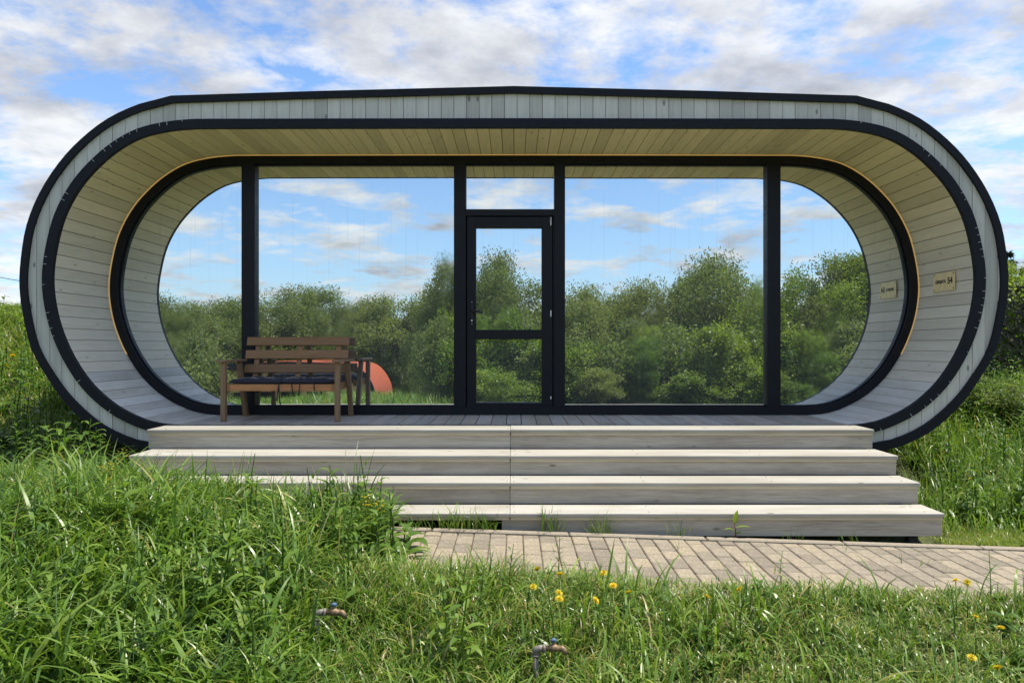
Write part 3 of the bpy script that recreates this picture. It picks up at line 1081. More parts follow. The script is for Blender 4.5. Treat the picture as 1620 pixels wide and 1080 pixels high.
# ------------------------------------------------------------------ grass
def blades(pos, length, width, lean0, bend, segs, az=None, wtip=0.0, zfold=None):
    """arrays of n blades -> verts, quads; every blade curves over in its own plane"""
    n = len(pos)
    az = rng.uniform(0, 2 * np.pi, n) if az is None else az
    d = np.stack([np.cos(az), np.sin(az)], -1)
    tw = az + np.pi / 2 + rng.normal(0, 0.5, n)
    wv = np.stack([np.cos(tw), np.sin(tw), rng.normal(0, 0.15, n)], -1)
    V = np.zeros((n, segs * 2 + 1, 3))
    p = pos.astype(float).copy()
    step = length / segs
    for k in range(segs + 1):
        t = k / segs
        w = width * (0.55 + 0.9 * t - 1.45 * t ** 2.2) if k < segs else width * 0
        w = np.maximum(w, width * 0.12)
        if k < segs:
            V[:, 2 * k] = p - wv * (w * 0.5)[:, None]
            V[:, 2 * k + 1] = p + wv * (w * 0.5)[:, None]
        else:
            V[:, 2 * segs] = p
        th = lean0 + bend * (t + 0.5 / segs) ** 1.6
        p = p + np.stack([d[:, 0] * np.sin(th), d[:, 1] * np.sin(th), np.cos(th)], -1) * step[:, None]
    base = (np.arange(n) * (segs * 2 + 1))[:, None]
    q = []
    for k in range(segs - 1):
        q.append(np.stack([base[:, 0] + 2 * k, base[:, 0] + 2 * k + 1, base[:, 0] + 2 * k + 3, base[:, 0] + 2 * k + 2], -1))
    k = segs - 1
    q.append(np.stack([base[:, 0] + 2 * k, base[:, 0] + 2 * k + 1, base[:, 0] + 2 * segs, np.full(n, -1)], -1))
    return V.reshape(-1, 3), np.concatenate(q)


def vnoise(x, y, f, seed=0):
    """cheap smooth noise from a few sines, about 0..1"""
    r = np.random.default_rng(seed)
    s = 0
    for k in range(5):
        a = r.uniform(0, 6.28); ff = f * r.uniform(0.6, 1.8); ph = r.uniform(0, 6.28)
        s = s + np.sin((x * np.cos(a) + y * np.sin(a)) * ff + ph)
    return np.clip(0.5 + s / 6.5, 0, 1)


def grass_obj(name, label, x, y, H, wid, segs=4, tint_mu=0.5, tint_sd=0.18, lean=0.25, bend=1.1, dry=0.03, zoff=None):
    n = len(x)
    z = zg(x, y) - 0.015
    pos = np.stack([x, y, z], -1)
    L = H * rng.uniform(0.55, 1.25, n)
    V, Q = blades(pos, L, wid * rng.uniform(0.6, 1.4, n), np.abs(rng.normal(0, lean, n)), np.abs(rng.normal(bend, 0.55, n)), segs)
    t = np.clip(rng.normal(0, tint_sd, n) + tint_mu + 0.25 * (vnoise(x, y, 2.2, 5) - 0.5), 0, 0.86)
    dr = rng.random(n) < dry * (0.4 + 1.6 * vnoise(x, y, 1.4, 11))
    t = np.where(dr, rng.uniform(0.9, 1.0, n), t)
    tint = np.repeat(t, segs * 2 + 1)
    o = obj(name, mesh_np(name, V, Q, tint), M['grass'])
    o['label'] = label; o['category'] = 'grass'
    return kind(o, 'stuff')


def scatter(n, x0, x1, y0, y1, keep, clump=0.0):
    x = rng.uniform(x0, x1, n); y = rng.uniform(y0, y1, n)
    if clump:
        k = max(1, n // 14)
        cx_ = rng.uniform(x0, x1, k); cy_ = rng.uniform(y0, y1, k)
        i = rng.integers(0, k, n)
        m = rng.random(n) < 0.75
        x = np.where(m, cx_[i] + rng.normal(0, clump, n), x); y = np.where(m, cy_[i] + rng.normal(0, clump, n), y)
    m = keep(x, y)
    for tx, ty in ((-0.93, 3.5), (0.10, 3.3)):          # trodden spots before the garden taps
        m &= ~((x > tx - 0.06) & (x < tx + 0.20) & (y > ty - 0.30) & (y < ty + 0.02) & (rng.random(n) < 0.6))
    return x[m], y[m]


infr = lambda x, y: np.abs(x) < y * 0.715 + 0.35
path_edge = lambda x: 4.40 - 0.09 * sm(0.0, 1.6, x) + 0.10 * (vnoise(x, x * 0, 3.0, 21) - 0.5) + 0.20 * sm(-0.2, -1.2, x) - 0.02 * x * 0
left_edge = -1.0

def keep_left(x, y):
    w = left_edge + 0.25 * (vnoise(y, x * 0, 4, 3) - 0.5)
    return infr(x, y) & (x < w) & ~((y > 5.42) & (x > -3.25))
x, y = scatter(26000, -4.9, -0.7, 2.9, 5.7, keep_left, 0.05)
Hh = 0.30 + 0.12 * sm(-1.6, -2.5, x) - 0.10 * sm(-2.9, -3.8, x) + 0.24 * (vnoise(x, y, 2.6, 8) - 0.4)
Hh = np.maximum(0.16, Hh - 0.10 * sm(4.9, 5.5, y) * sm(-2.7, -2.2, x))
grass_obj('tall_grass', 'tall lush grass filling the left foreground before the steps', x, y, Hh * 1.3, 0.021, 7, 0.52, 0.24, 0.2, 1.8, 0.03)

def keep_mid(x, y):
    return infr(x, y) & (x > left_edge - 0.2) & (y < path_edge(x))
x, y = scatter(40000, -1.3, 3.8, 2.9, 4.6, keep_mid, 0.03)
lush = np.clip(sm(1.0, -0.6, x) + 0.35 * (vnoise(x, y, 3.0, 9) - 0.4), 0, 1) * sm(4.5, 4.1, y)
Hh = 0.085 + 0.15 * lush + 0.06 * vnoise(x, y, 6, 10) * sm(4.45, 4.1, y)
grass_obj('short_grass', 'shorter grass bordering the front edge of the paved path', x, y, Hh, 0.0085, 5, 0.52, 0.24, 0.55, 1.4, 0.20)
x, y = scatter(9000, -1.3, 3.8, 2.9, 4.5, keep_mid, 0.04)
lush = np.clip(sm(1.3, -0.4, x) + 0.5 * (vnoise(x, y, 3.0, 9) - 0.4), 0, 1) * sm(4.4, 3.9, y)
m = (rng.random(len(x)) < lush * 0.9 + 0.08) & (y < 4.1)
x, y = x[m], y[m]
grass_obj('broad_grass', 'broad bladed grass tufts around the garden taps', x, y, 0.24 + 0.10 * vnoise(x, y, 4, 2), 0.0155, 6, 0.55, 0.2, 0.3, 1.5, 0.03)

x, y = scatter(3800, -4.9, -0.7, 2.9, 5.5, keep_left, 0.04)
grass_obj('reedy_grass', 'broad upright reedy blades standing in the tall grass at the left', x, y, 0.36 + 0.10 * sm(-1.6, -2.4, x) - 0.10 * sm(-2.9, -3.8, x) + 0.12 * vnoise(x, y, 2.0, 41), 0.027, 8, 0.60, 0.22, 0.16, 1.5, 0.01)
def keep_stalk(x, y):
    return infr(x, y) & (x < -0.95) & ~((y > 5.35) & (x > -3.25))
x, y = scatter(520, -4.2, -0.9, 3.6, 5.35, keep_stalk, 0.06)
grass_obj('grass_stalks', 'long upright grass stalks rising over the tall grass before the steps', x, y, 0.50 + 0.12 * vnoise(x, y, 3, 31), 0.011, 7, 0.40, 0.2, 0.18, 0.75, 0.10)
x, y = scatter(420, -0.9, 4.2, 4.3, 5.36, lambda x, y: rng.random(len(x)) < 0.25 + 0.75 * sm(4.65, 4.35, y), 0.02)
grass_obj('joint_grass', 'sparse blades sprouting from the joints of the pavers', x, y, np.full(len(x), 0.09), 0.004, 4, 0.45, 0.25, 0.35, 0.8, 0.25)

def keep_bl(x, y):
    return (np.abs(x) < y * 0.74 + 0.6) & ~((x > -4.0) & (y > 6.7)) & ~((x > -3.2) & (y > 5.4)) & (x < -2.9)
x, y = scatter(90000, -13, -2.9, 5.4, 15.5, keep_bl, 0.08)
Hh = 0.16 + 0.10 * vnoise(x, y, 1.6, 14) + 0.25 * sm(8.6, 11, y) + 0.12 * sm(6.6, 5.6, y)
grass_obj('bank_grass', 'bright green grass on the bank left of the house', x, y, Hh, 0.013, 4, 0.78, 0.2, 0.35, 1.1, 0.18)

def keep_br(x, y):
    return (np.abs(x) < y * 0.74 + 0.6) & ~((x < 4.0) & (y > 6.7)) & (x > 3.28) & ((y > 5.75) | (x > 4.5))
x, y = scatter(80000, 3.2, 13, 5.1, 14, keep_br, 0.08)
Hh = 0.10 + 0.26 * sm(5.6, 6.6, y) + 0.10 * vnoise(x, y, 2.0, 15)
grass_obj('slope_grass', 'sunlit grass on the slope right of the steps', x, y, Hh, 0.013, 4, 0.68, 0.2, 0.35, 1.1, 0.06)

def keep_moss(x, y):
    return (y > 5.45) & ((x > 3.2) | (y > 5.9))
x, y = scatter(9000, 2.9, 4.6, 5.4, 6.1, keep_moss, 0.02)
grass_obj('verge_grass', 'short yellowish grass along the kerb right of the steps', x, y, 0.06 + 0.03 * vnoise(x, y, 5, 2), 0.006, 3, 0.86, 0.1, 0.5, 0.8, 0.3)

# the meadow behind the viewer, seen in the mirrored glass
def keep_m(x, y):
    T = 2 * YM - y
    return np.abs(x) < T * 0.50
x, y = scatter(50000, -13, 9, -9.5, -2.3, keep_m, 0.1)
m = (x < -2.6 + 0.5 * rng.normal(size=len(x)))
x, y = x[m], y[m]
grass_obj('meadow_grass', 'sunlit meadow grass mirrored along the foot of the glass', x, y, 0.20 + 0.15 * vnoise(x, y, 1.5, 4) + 0.22 * sm(-7.0, -5.0, x), 0.018, 4, 0.62, 0.2, 0.3, 1.0, 0.05)

# ------------------------------------------------------------------ broad-leaved weeds
def leaf_cards(base, direction, length, width, droop, seg=5):
    """one folded leaf with a midrib, tapering to a tip"""
    d = Vector(direction).normalized()
    side = d.cross(Vector((0, 0, 1)))
    if side.length < 1e-3: side = Vector((1, 0, 0))
    side.normalize()
    up = side.cross(d)
    vs, fs = [], []
    p = Vector(base)
    for k in range(seg + 1):
        t = k / seg
        w = width * (math.sin(math.pi * min(1, t * 0.96 + 0.04)) ** 0.8) * (1 - 0.25 * t) if k < seg else 0.0005
        vs += [p - side * w / 2 + up * w * 0.18, p, p + side * w / 2 + up * w * 0.18]
        ang = droop * (1.0 / seg) * (0.4 + 1.2 * t)
        d = (Matrix.Rotation(-ang, 3, side) @ d)
        up = side.cross(d)
        p = p + d * (length / seg)
    for k in range(seg):
        a = k * 3
        fs += [(a, a + 1, a + 4, a + 3), (a + 1, a + 2, a + 5, a + 4)]
    return vs, fs


def weed_mesh(n_leaves, length, width, stem_h, rs):
    mb = MB(); tint = []
    r = random.Random(rs)
    if stem_h > 0:
        mb.tube([(0, 0, 0), (0.01, 0, stem_h * 0.5), (r.uniform(-0.03, 0.03), r.uniform(-0.03, 0.03), stem_h)], [0.005, 0.004, 0.002], 6)
        tint += [0.5] * 18
    for i in range(n_leaves):
        a = i * 2.4 + r.uniform(-0.4, 0.4)
        t = (i + 0.5) / n_leaves
        z = stem_h * t * 0.95
        el = r.uniform(0.45, 0.95) if stem_h == 0 else r.uniform(0.2, 0.8)
        L = length * (1 - 0.45 * t if stem_h else r.uniform(0.6, 1.1))
        vs, fs = leaf_cards((0, 0, z), (math.cos(a) * math.cos(el), math.sin(a) * math.cos(el), math.sin(el)), L, width * r.uniform(0.7, 1.15) * (1 - 0.3 * t if stem_h else 1), r.uniform(0.6, 1.6))
        mb.add(vs, fs, True); tint += [r.uniform(0.15, 1.0)] * len(vs)
    me = mb.mesh('weed')
    a_ = me.attributes.new('tint', 'FLOAT', 'POINT'); a_.data.foreach_set('value', tint)
    me.materials.append(M['weed'])
    return me


# the mass of weeds mixed into the tall grass: one ground cover
def weed_cover(name, label, spots, meshes):
    Vs, Qs, Ts = [], [], []; o_ = 0
    for (x, y, s, mi) in spots:
        me = meshes[mi]
        n = len(me.vertices)
        co = np.zeros(n * 3); me.vertices.foreach_get('co', co); co = co.reshape(-1, 3)
        a = rng.uniform(0, 6.28); R = np.array([[math.cos(a), -math.sin(a), 0], [math.sin(a), math.cos(a), 0], [0, 0, 1]])
        co = co @ R.T * s + np.array([x, y, float(zg(x, y)) - 0.01])
        t = np.zeros(n); me.attributes['tint'].data.foreach_get('value', t)
        Vs.append(co); Ts.append(np.clip(t * 0.8 + rng.uniform(-0.1, 0.25), 0, 1))
        for p in me.polygons:
            vi = list(p.vertices)
            if len(vi) == 4: Qs.append([v + o_ for v in vi])
            elif len(vi) == 3: Qs.append([v + o_ for v in vi] + [-1])
        o_ += n
    o = obj(name, mesh_np(name, np.concatenate(Vs), np.array(Qs), np.concatenate(Ts)), M['weed'])
    o['label'] = label; o['category'] = 'weeds'
    return kind(o, 'stuff')


WM = [weed_mesh(7, 0.26, 0.075, 0.0, 1), weed_mesh(9, 0.20, 0.045, 0.0, 2), weed_mesh(16, 0.13, 0.04, 0.38, 3), weed_mesh(20, 0.10, 0.022, 0.45, 4), weed_mesh(8, 0.16, 0.09, 0.12, 5)]
spots = []
for i in range(270):
    y = random.uniform(3.0, 5.2); x = random.uniform(-y * 0.73, -0.7)
    spots.append((x, y, random.uniform(0.9, 1.5) * (0.75 if x < -2.9 else 1), random.choice([0, 0, 1, 2, 2, 3, 4])))
for i in range(230):
    y = random.uniform(3.0, 4.3); x = random.uniform(-0.9, min(3.3, y * 0.73))
    if random.random() < 0.35 + 0.65 * float(sm(1.4, -0.2, x)):
        spots.append((x, y, random.uniform(0.4, 0.85), random.choice([0, 1, 1, 3, 4])))
for (px, py) in ((205, 1045), (225, 1060), (310, 1050), (325, 1030), (40, 1000), (55, 960), (140, 905), (90, 1060), (640, 985), (700, 960), (735, 980), (560, 1040), (420, 1010)):
    dpt = 3.35
    p = at(px, py, dpt)
    spots.append((p.x, dpt + random.uniform(-0.05, 0.1), 1.25, random.choice([0, 4, 2])))
TAPX = [(at(502, 968, 3.5).x, 3.5), (at(848, 1025, 3.3).x, 3.3)]
spots = [q for q in spots if not any(-0.16 < q[0] - tx < 0.30 and q[1] < ty + 0.03 for tx, ty in TAPX)]
weed_cover('weeds', 'broad leaved weeds growing through the foreground grass', spots, WM)
spots = []
for i in range(700):
    y = random.uniform(6.0, 12.5); x = -random.uniform(3.6, y * 0.74 + 0.5)
    if x > -4.2 and y > 6.7: continue
    spots.append((x, y, random.uniform(0.8, 1.6), random.choice([1, 2, 3, 4])))
for i in range(600):
    y = random.uniform(6.0, 12); x = random.uniform(3.4, y * 0.74 + 0.5)
    if x < 4.2 and y > 6.7: continue
    spots.append((x, y, random.uniform(0.8, 1.5), random.choice([1, 2, 3, 4])))
weed_cover('bank_weeds', 'leafy weeds scattered over the banks beside the house', spots, WM)

# ------------------------------------------------------------------ weeds and tufts at the foot of the steps
def tuft(px, py, depth, n, H, wid, label, tint=0.6, spread=0.05):
    p = at(px, py, depth)
    x0, y0 = p.x, depth
    x = rng.normal(0, spread, n); y = rng.normal(0, spread * 0.35, n)
    pos = np.stack([x, y, np.zeros(n)], -1)
    V, Q = blades(pos, H * rng.uniform(0.5, 1.2, n), wid * rng.uniform(0.7, 1.3, n), np.abs(rng.normal(0, 0.3, n)), np.abs(rng.normal(0.9, 0.6, n)), 6)
    t = np.repeat(np.clip(rng.normal(tint, 0.2, n), 0, 0.95), 13)
    o = obj('grass_tuft', mesh_np('grass_tuft', V, Q, t), M['grass'])
    o.location = (x0, y0, -0.0325 * (x0 - 3.08) - 0.015)
    return tag(o, label, 'grass tuft', 'grass tufts along the foot of the steps')


tuft(655, 845, 5.44, 40, 0.17, 0.006, 'thin grass tuft before the dark gap, leftmost at the steps', 0.6, 0.12)
tuft(715, 845, 5.44, 60, 0.24, 0.007, 'dense grass tuft in the middle of the dark gap under the lowest step', 0.55, 0.06)
tuft(765, 845, 5.44, 60, 0.21, 0.007, 'grass tuft at the right end of the dark gap under the lowest step', 0.6, 0.05)
tuft(872, 848, 5.45, 30, 0.22, 0.008, 'upright tuft against the lowest riser, left of the spreading one', 0.62, 0.04)
tuft(950, 848, 5.45, 60, 0.20, 0.005, 'spreading yellowish grass tuft against the middle of the lowest riser', 0.72, 0.05)
tuft(1072, 850, 5.45, 16, 0.20, 0.005, 'sparse grass tuft between the spreading tuft and the red-stemmed weed', 0.5, 0.05)
tuft(1255, 858, 5.45, 12, 0.13, 0.004, 'tiny grass tuft right of the red-stemmed weed at the steps', 0.5, 0.04)
tuft(1345, 860, 5.45, 14, 0.11, 0.005, 'low grass tuft under the right part of the lowest step', 0.55, 0.06)
p = at(1163, 853, 5.44)
rw = thing('leafy_weed', 'single red-stemmed leafy weed growing before the lowest riser', 'weed', (p.x, 5.44, -0.0325 * (p.x - 3.08) - 0.015))
M['redstem'] = plain('red_stem', (0.25, 0.04, 0.03), 0.5)
mb = MB(); mb.tube([(0, 0, 0), (0.004, 0, 0.06), (-0.004, 0, 0.14)], [0.006, 0.005, 0.003], 6); o = mb.build('stem', M['redstem']); o.parent = rw
for (dx, dz, b0, L_) in ((0.02, 1, 0.12, 0.13), (1, 0.25, 0.10, 0.115), (-1, 0.3, 0.08, 0.09), (0.8, 0.5, 0.05, 0.05)):
    vs, fs = leaf_cards((0, 0, b0), (dx, -0.2, dz), L_, 0.042, 0.4)
    mb = MB(); mb.add(vs, fs, True); me = mb.mesh('leaf'); a_ = me.attributes.new('tint', 'FLOAT', 'POINT'); a_.data.foreach_set('value', [0.9] * len(vs))
    o = obj('leaf', me, M['weed'], rw)

# ------------------------------------------------------------------ yellow flowers
def dandelion_meshes():
    r = random.Random(5)
    mb = MB(); ti = []
    for ringn, (cnt, el, L_) in enumerate(((16, 0.15, 0.021), (14, 0.5, 0.019), (10, 0.9, 0.015), (6, 1.3, 0.011))):
        for i in range(cnt):
            a = 2 * math.pi * (i + 0.5 * ringn) / cnt + r.uniform(-0.1, 0.1)
            vs, fs = leaf_cards((0, 0, 0), (math.cos(a) * math.cos(el), math.sin(a) * math.cos(el), math.sin(el)), L_, 0.006, 0.3, 2)
            mb.add(vs, fs, True); ti += [r.uniform(0.2, 1.0)] * len(vs)
    me = mb.mesh('flower_head'); a_ = me.attributes.new('tint', 'FLOAT', 'POINT'); a_.data.foreach_set('value', ti)
    me.materials.append(M['yellow'])
    return me


DH = dandelion_meshes()
STEM = MB().tube([(0, 0, 0), (0.004, 0, 0.5), (0, 0, 1.0)], [0.0028, 0.0025, 0.0025], 6).mesh('stem')
STEM.materials.append(M['weed'])
a_ = STEM.attributes.new('tint', 'FLOAT', 'POINT'); a_.data.foreach_set('value', [0.7] * len(STEM.vertices))
def dandelion(px, py, depth, label, group, size=1.0):
    p = at(px, py, depth)
    z0 = float(zg(p.x, depth)) - 0.01
    if depth < 5:
        depth = min(depth, (EYE - z0 - 0.20) * F / (py - CY)); p = at(px, py, depth); z0 = float(zg(p.x, depth)) - 0.01
    if p.z < z0 + 0.03: p.z = z0 + 0.03
    t = thing('dandelion', label, 'flower', (p.x, depth, z0), group)
    s = bpy.data.objects.new('stem', STEM); C.objects.link(s); s.parent = t; s.scale = (1, 1, p.z - z0)
    h = bpy.data.objects.new('flower_head', DH); C.objects.link(h); h.parent = t
    h.location = (0, 0, p.z - z0); h.scale = (size,) * 3
    h.rotation_euler = (random.uniform(0.2, 0.9), random.uniform(-0.4, 0.4), random.uniform(0, 6))
G1, G2, G3, G4 = 'dandelions at the path edge', 'dandelions in the right foreground', 'dandelions on the left bank', 'dandelions on the right slope'
for (px, py, dp, lb) in ((850, 900, 4.25, 'yellow dandelion at the path edge, upper left of the cluster of five'), (886, 908, 4.22, 'yellow dandelion at the path edge, beside the round green leaf'),
                         (843, 928, 4.10, 'yellow dandelion at the path edge, lowest on the left of the cluster'), (884, 938, 4.05, 'orange yellow dandelion directly above another at the path edge'),
                         (885, 947, 3.98, 'orange yellow dandelion directly below another at the path edge'), (955, 906, 4.25, 'small yellow dandelion standing out against the pavers'),
                         (942, 949, 3.98, 'half closed yellow dandelion low in the grass right of the orange pair'), (970, 926, 4.12, 'small yellow dandelion half hidden below the pavers'),
                         (995, 937, 4.05, 'pale yellow dandelion, last on the right of the cluster')):
    dandelion(px, py, dp, lb, G1, 1.15)
for (px, py, dp, lb) in ((1118, 944, 4.0, 'pale dandelion in the grass below the middle of the pavers'), (1170, 932, 4.1, 'dandelion at the pavers right of the pale one'),
                         (1543, 976, 3.75, 'yellow dandelion, upper left of the four at the lower right'), (1583, 993, 3.65, 'yellow dandelion, upper right of the four at the lower right'),
                         (1537, 1040, 3.42, 'yellow dandelion, lower left of the four at the lower right'), (1578, 1056, 3.36, 'orange dandelion, lowest of the four at the lower right'),
                         (1512, 918, 4.25, 'orange dandelion on the pavers at the right, left one'), (1530, 921, 4.22, 'orange dandelion on the pavers at the right, right one')):
    dandelion(px, py, dp, lb, G2, 1.15)
for (px, py, dp, lb) in ((20, 563, 9.0, 'yellow dandelion on the left bank beside the house edge'), (8, 577, 8.8, 'yellow dandelion on the left bank at the picture border')):
    dandelion(px, py, dp, lb, G3, 1.9)
for (px, py, dp, lb) in ((1547, 746, 7.0, 'yellow dandelion on the right slope, larger of the pair near the steps'), (1536, 757, 6.9, 'yellow dandelion on the right slope, lower of the pair near the steps'),
                         (1601, 682, 8.2, 'yellow dandelion on the right slope by the net, right one'), (1594, 690, 8.1, 'yellow dandelion on the right slope by the net, left one')):
    dandelion(px, py, dp, lb, G4, 1.3)


def rape(px, py, depth, label, rs, n=26, r0=0.045):
    p = at(px, py, depth)
    z0 = float(zg(p.x, depth)) - 0.01
    H = max(0.15, p.z - z0)
    t = thing('yellow_flower_stalk', label, 'flower', (p.x, depth, z0), 'branching stalks with small yellow flowers')
    r = random.Random(rs)
    mb = MB(); fb = MB(); ti = []
    mb.tube([(0, 0, 0), (0.01, 0, H * 0.6), (0, 0, H)], [0.004, 0.003, 0.002], 6)
    for i in range(n):
        a = r.uniform(0, 6.28); q = r.uniform(0, 1) ** 0.5 * r0; z = H + r.uniform(-0.05, 0.03)
        e = Vector((q * math.cos(a), q * math.sin(a), z))
        mb.tube([(0, 0, H - 0.08 + r.uniform(-0.03, 0.03)), e], 0.0012, 4)
        for k in range(4):
            b2 = a + k * math.pi / 2
            vs, fs = leaf_cards(e, (math.cos(b2), math.sin(b2), 0.4), 0.009, 0.007, 0.2, 2)
            fb.add(vs, fs, True); ti += [r.uniform(0.4, 1)] * len(vs)
    me = mb.mesh('stem'); a_ = me.attributes.new('tint', 'FLOAT', 'POINT'); a_.data.foreach_set('value', [0.7] * len(me.vertices)); obj('stem', me, M['weed'], t)
    me = fb.mesh('flowers'); a_ = me.attributes.new('tint', 'FLOAT', 'POINT'); a_.data.foreach_set('value', ti); obj('flowers', me, M['yellow'], t)


rape(578, 790, 4.75, 'yellow flower stalk before the lower steps, left of two', 1)
rape(601, 797, 4.75, 'yellow flower stalk before the lower steps, right of two', 2, 18, 0.03)
rape(172, 738, 5.0, 'tall orange yellow flower stalk in the tall grass at the left', 3, 30, 0.06)
rape(168, 762, 4.9, 'lower yellow flower stalk below the tall orange one at the left', 4, 24, 0.06)
rape(195, 716, 5.5, 'yellow flower stalk under the lower left curve of the house', 5, 14, 0.04)

# ------------------------------------------------------------------ garden taps
def tap(px, py, depth, label):
    p = at(px, py, depth)
    z0 = float(zg(p.x, depth)) - 0.05
    H = p.z - z0
    t = thing('garden_tap', label, 'tap', (p.x, depth, z0), 'taps in the foreground grass')
    def part(mb, name, m):
        o = mb.build(name, m); o.parent = t
    mb = MB(); mb.tube([(0, 0, 0), (0, 0, H - 0.02)], 0.012, 12); part(mb, 'standpipe', M['pipe'])
    mb = MB(); mb.tube([(0, 0, H - 0.03), (0, 0, H - 0.012), (0.004, 0, H - 0.003), (0.014, 0, H), (0.034, 0, H)], [0.016, 0.016, 0.016, 0.016, 0.016], 14)
    mb.tube([(0, 0, H - 0.036), (0, 0, H - 0.026)], 0.019, 14); mb.tube([(0.03, 0, H), (0.042, 0, H)], 0.019, 14); part(mb, 'elbow', M['pipe'])
    mb = MB(); mb.tube([(0.042, 0, H), (0.06, 0, H), (0.064, 0, H), (0.09, 0, H + 0.002), (0.094, 0, H), (0.108, 0, H)], [0.013, 0.013, 0.018, 0.018, 0.014, 0.014], 14)
    mb.tube([(0.104, 0, H), (0.118, 0, H - 0.002), (0.128, 0, H - 0.012), (0.130, 0, H - 0.026)], [0.014, 0.014, 0.013, 0.012], 12)
    mb.tube([(0.077, 0, H + 0.012), (0.077, 0, H + 0.028)], 0.008, 10); part(mb, 'valve', M['rust'])
    mb = MB(); mb.tube([(0.066, -0.005, H + 0.034), (0.077, 0, H + 0.036), (0.09, 0.004, H + 0.034)], [0.007, 0.011, 0.008], 10)
    part(mb, 'lever', M['blue'])


tap(502, 968, 3.5, 'brass garden tap with blue lever in the tall grass, left one')
tap(848, 1025, 3.3, 'brass garden tap with blue lever in the grass, right one near the picture bottom')

# ------------------------------------------------------------------ trees and shrubs
def crown_mesh(name, rs, H, W, n_cl, per, leaf_l, leaf_w, z0=0.12, cl_r=0.30, droop=0.5, trunk=True, shape=1.0):
    """trunk with limbs, and a crown of many small leaves in clumps; returns two meshes"""
    r = np.random.default_rng(rs)
    nl = 7
    lob = np.stack([r.normal(0, W * 0.20, nl), r.normal(0, W * 0.20, nl), H * (z0 + (1 - z0) * np.linspace(0.22, 0.80, nl))], -1)
    lr = W * r.uniform(0.20, 0.34, nl) * np.interp(np.linspace(0, 1, nl), [0, 0.4, 1], [1.0, 1.15, 0.72])
    li = r.integers(0, nl, n_cl)
    v = r.normal(0, 1, (n_cl, 3)); v /= np.linalg.norm(v, axis=1)[:, None]
    rad = r.uniform(0.25, 1.0, n_cl) ** 0.45
    c = lob[li] + v * (lr[li] * rad)[:, None] * np.array([1, 1, 1.15 * shape])
    c[:, 2] = np.clip(c[:, 2], H * z0 * 0.6, H * 0.99)
    i = np.repeat(np.arange(n_cl), per); n = len(i)
    out = c[i] - np.array([0, 0, H * 0.42]); out /= np.linalg.norm(out, axis=1)[:, None] + 1e-6
    size = np.repeat(r.uniform(0.6, 1.3, n_cl), per)
    pos = c[i] + np.clip(r.normal(0, 0.8, (n, 3)), -1.25, 1.25) * (cl_r * size)[:, None] * np.array([0.9, 0.9, 0.75]) + out * (np.clip(np.abs(r.normal(0, cl_r * 0.4, n)), 0, cl_r * 0.7))[:, None]
    d = out * 0.6 + r.normal(0, 0.75, (n, 3)) - np.array([0, 0, droop]); d /= np.linalg.norm(d, axis=1)[:, None]
    s = np.cross(d, r.normal(0, 1, (n, 3))); s /= np.linalg.norm(s, axis=1)[:, None] + 1e-6
    L = leaf_l * r.uniform(0.6, 1.3, n)[:, None]; Wd = leaf_w * r.uniform(0.7, 1.3, n)[:, None]
    V = np.stack([pos, pos + d * L * 0.45 + s * Wd / 2, pos + d * L, pos + d * L * 0.45 - s * Wd / 2], 1).reshape(-1, 3)
    q = np.arange(n * 4).reshape(n, 4)
    t = np.clip(np.repeat(r.normal(0.5, 0.16, n_cl), per) + r.normal(0, 0.13, n), 0, 1)
    crown = mesh_np(name + '_crown', V, q, np.repeat(t, 4), False)
    mb = MB(); pr = random.Random(rs)
    base_r = 0.035 * H * 0.5 + 0.03
    mb.tube([(0, 0, -0.6), (0.03, 0, H * 0.15), (0.08, 0.03, H * 0.4), (0.0, 0.08, H * 0.68)], [base_r * 1.2, base_r, base_r * 0.65, base_r * 0.25], 10)
    for k in range(nl):
        a = Vector((0.05, 0.02, H * (0.12 + 0.45 * k / nl)))
        e = Vector(lob[k]); m_ = a.lerp(e, 0.5) + Vector((0, 0, 0.12 * H * 0.2))
        mb.tube([a, m_, e], [base_r * 0.5, base_r * 0.32, base_r * 0.12], 7)
        for j in range(4):
            e2 = e + Vector((pr.uniform(-1, 1), pr.uniform(-1, 1), pr.uniform(-0.3, 1))) * float(lr[k]) * 0.8
            mb.tube([m_.lerp(e, 0.4 + 0.15 * j), e2], [base_r * 0.2, base_r * 0.06], 5)
    return crown, mb.mesh(name + '_trunk')


TV = [crown_mesh('willow', 11, 5.0, 4.2, 330, 190, 0.105, 0.036), crown_mesh('willow', 12, 5.0, 4.0, 330, 190, 0.105, 0.036),
      crown_mesh('tree', 13, 5.0, 4.4, 330, 190, 0.09, 0.042, 0.10, 0.27, 0.25), crown_mesh('tree', 14, 5.0, 3.8, 310, 190, 0.088, 0.042, 0.08, 0.26, 0.3, True, 1.1)]
SV = [crown_mesh('shrub', 21, 2.0, 2.6, 150, 120, 0.095, 0.045, 0.02, 0.2, 0.2), crown_mesh('shrub', 22, 2.0, 2.4, 140, 120, 0.105, 0.042, 0.02, 0.2, 0.3), crown_mesh('shrub', 23, 2.0, 2.8, 150, 120, 0.09, 0.05, 0.02, 0.2, 0.2)]
for i, (c, t) in enumerate(TV):
    c.materials.append(M['willow'] if i < 2 else M['ashleaf'] if i == 3 else M['willow']); t.materials.append(M['bark'])
for i, (c, t) in enumerate(SV):
    c.materials.append((M['shrubleaf'], M['willow'], M['ashleaf'])[i]); t.materials.append(M['bark'])


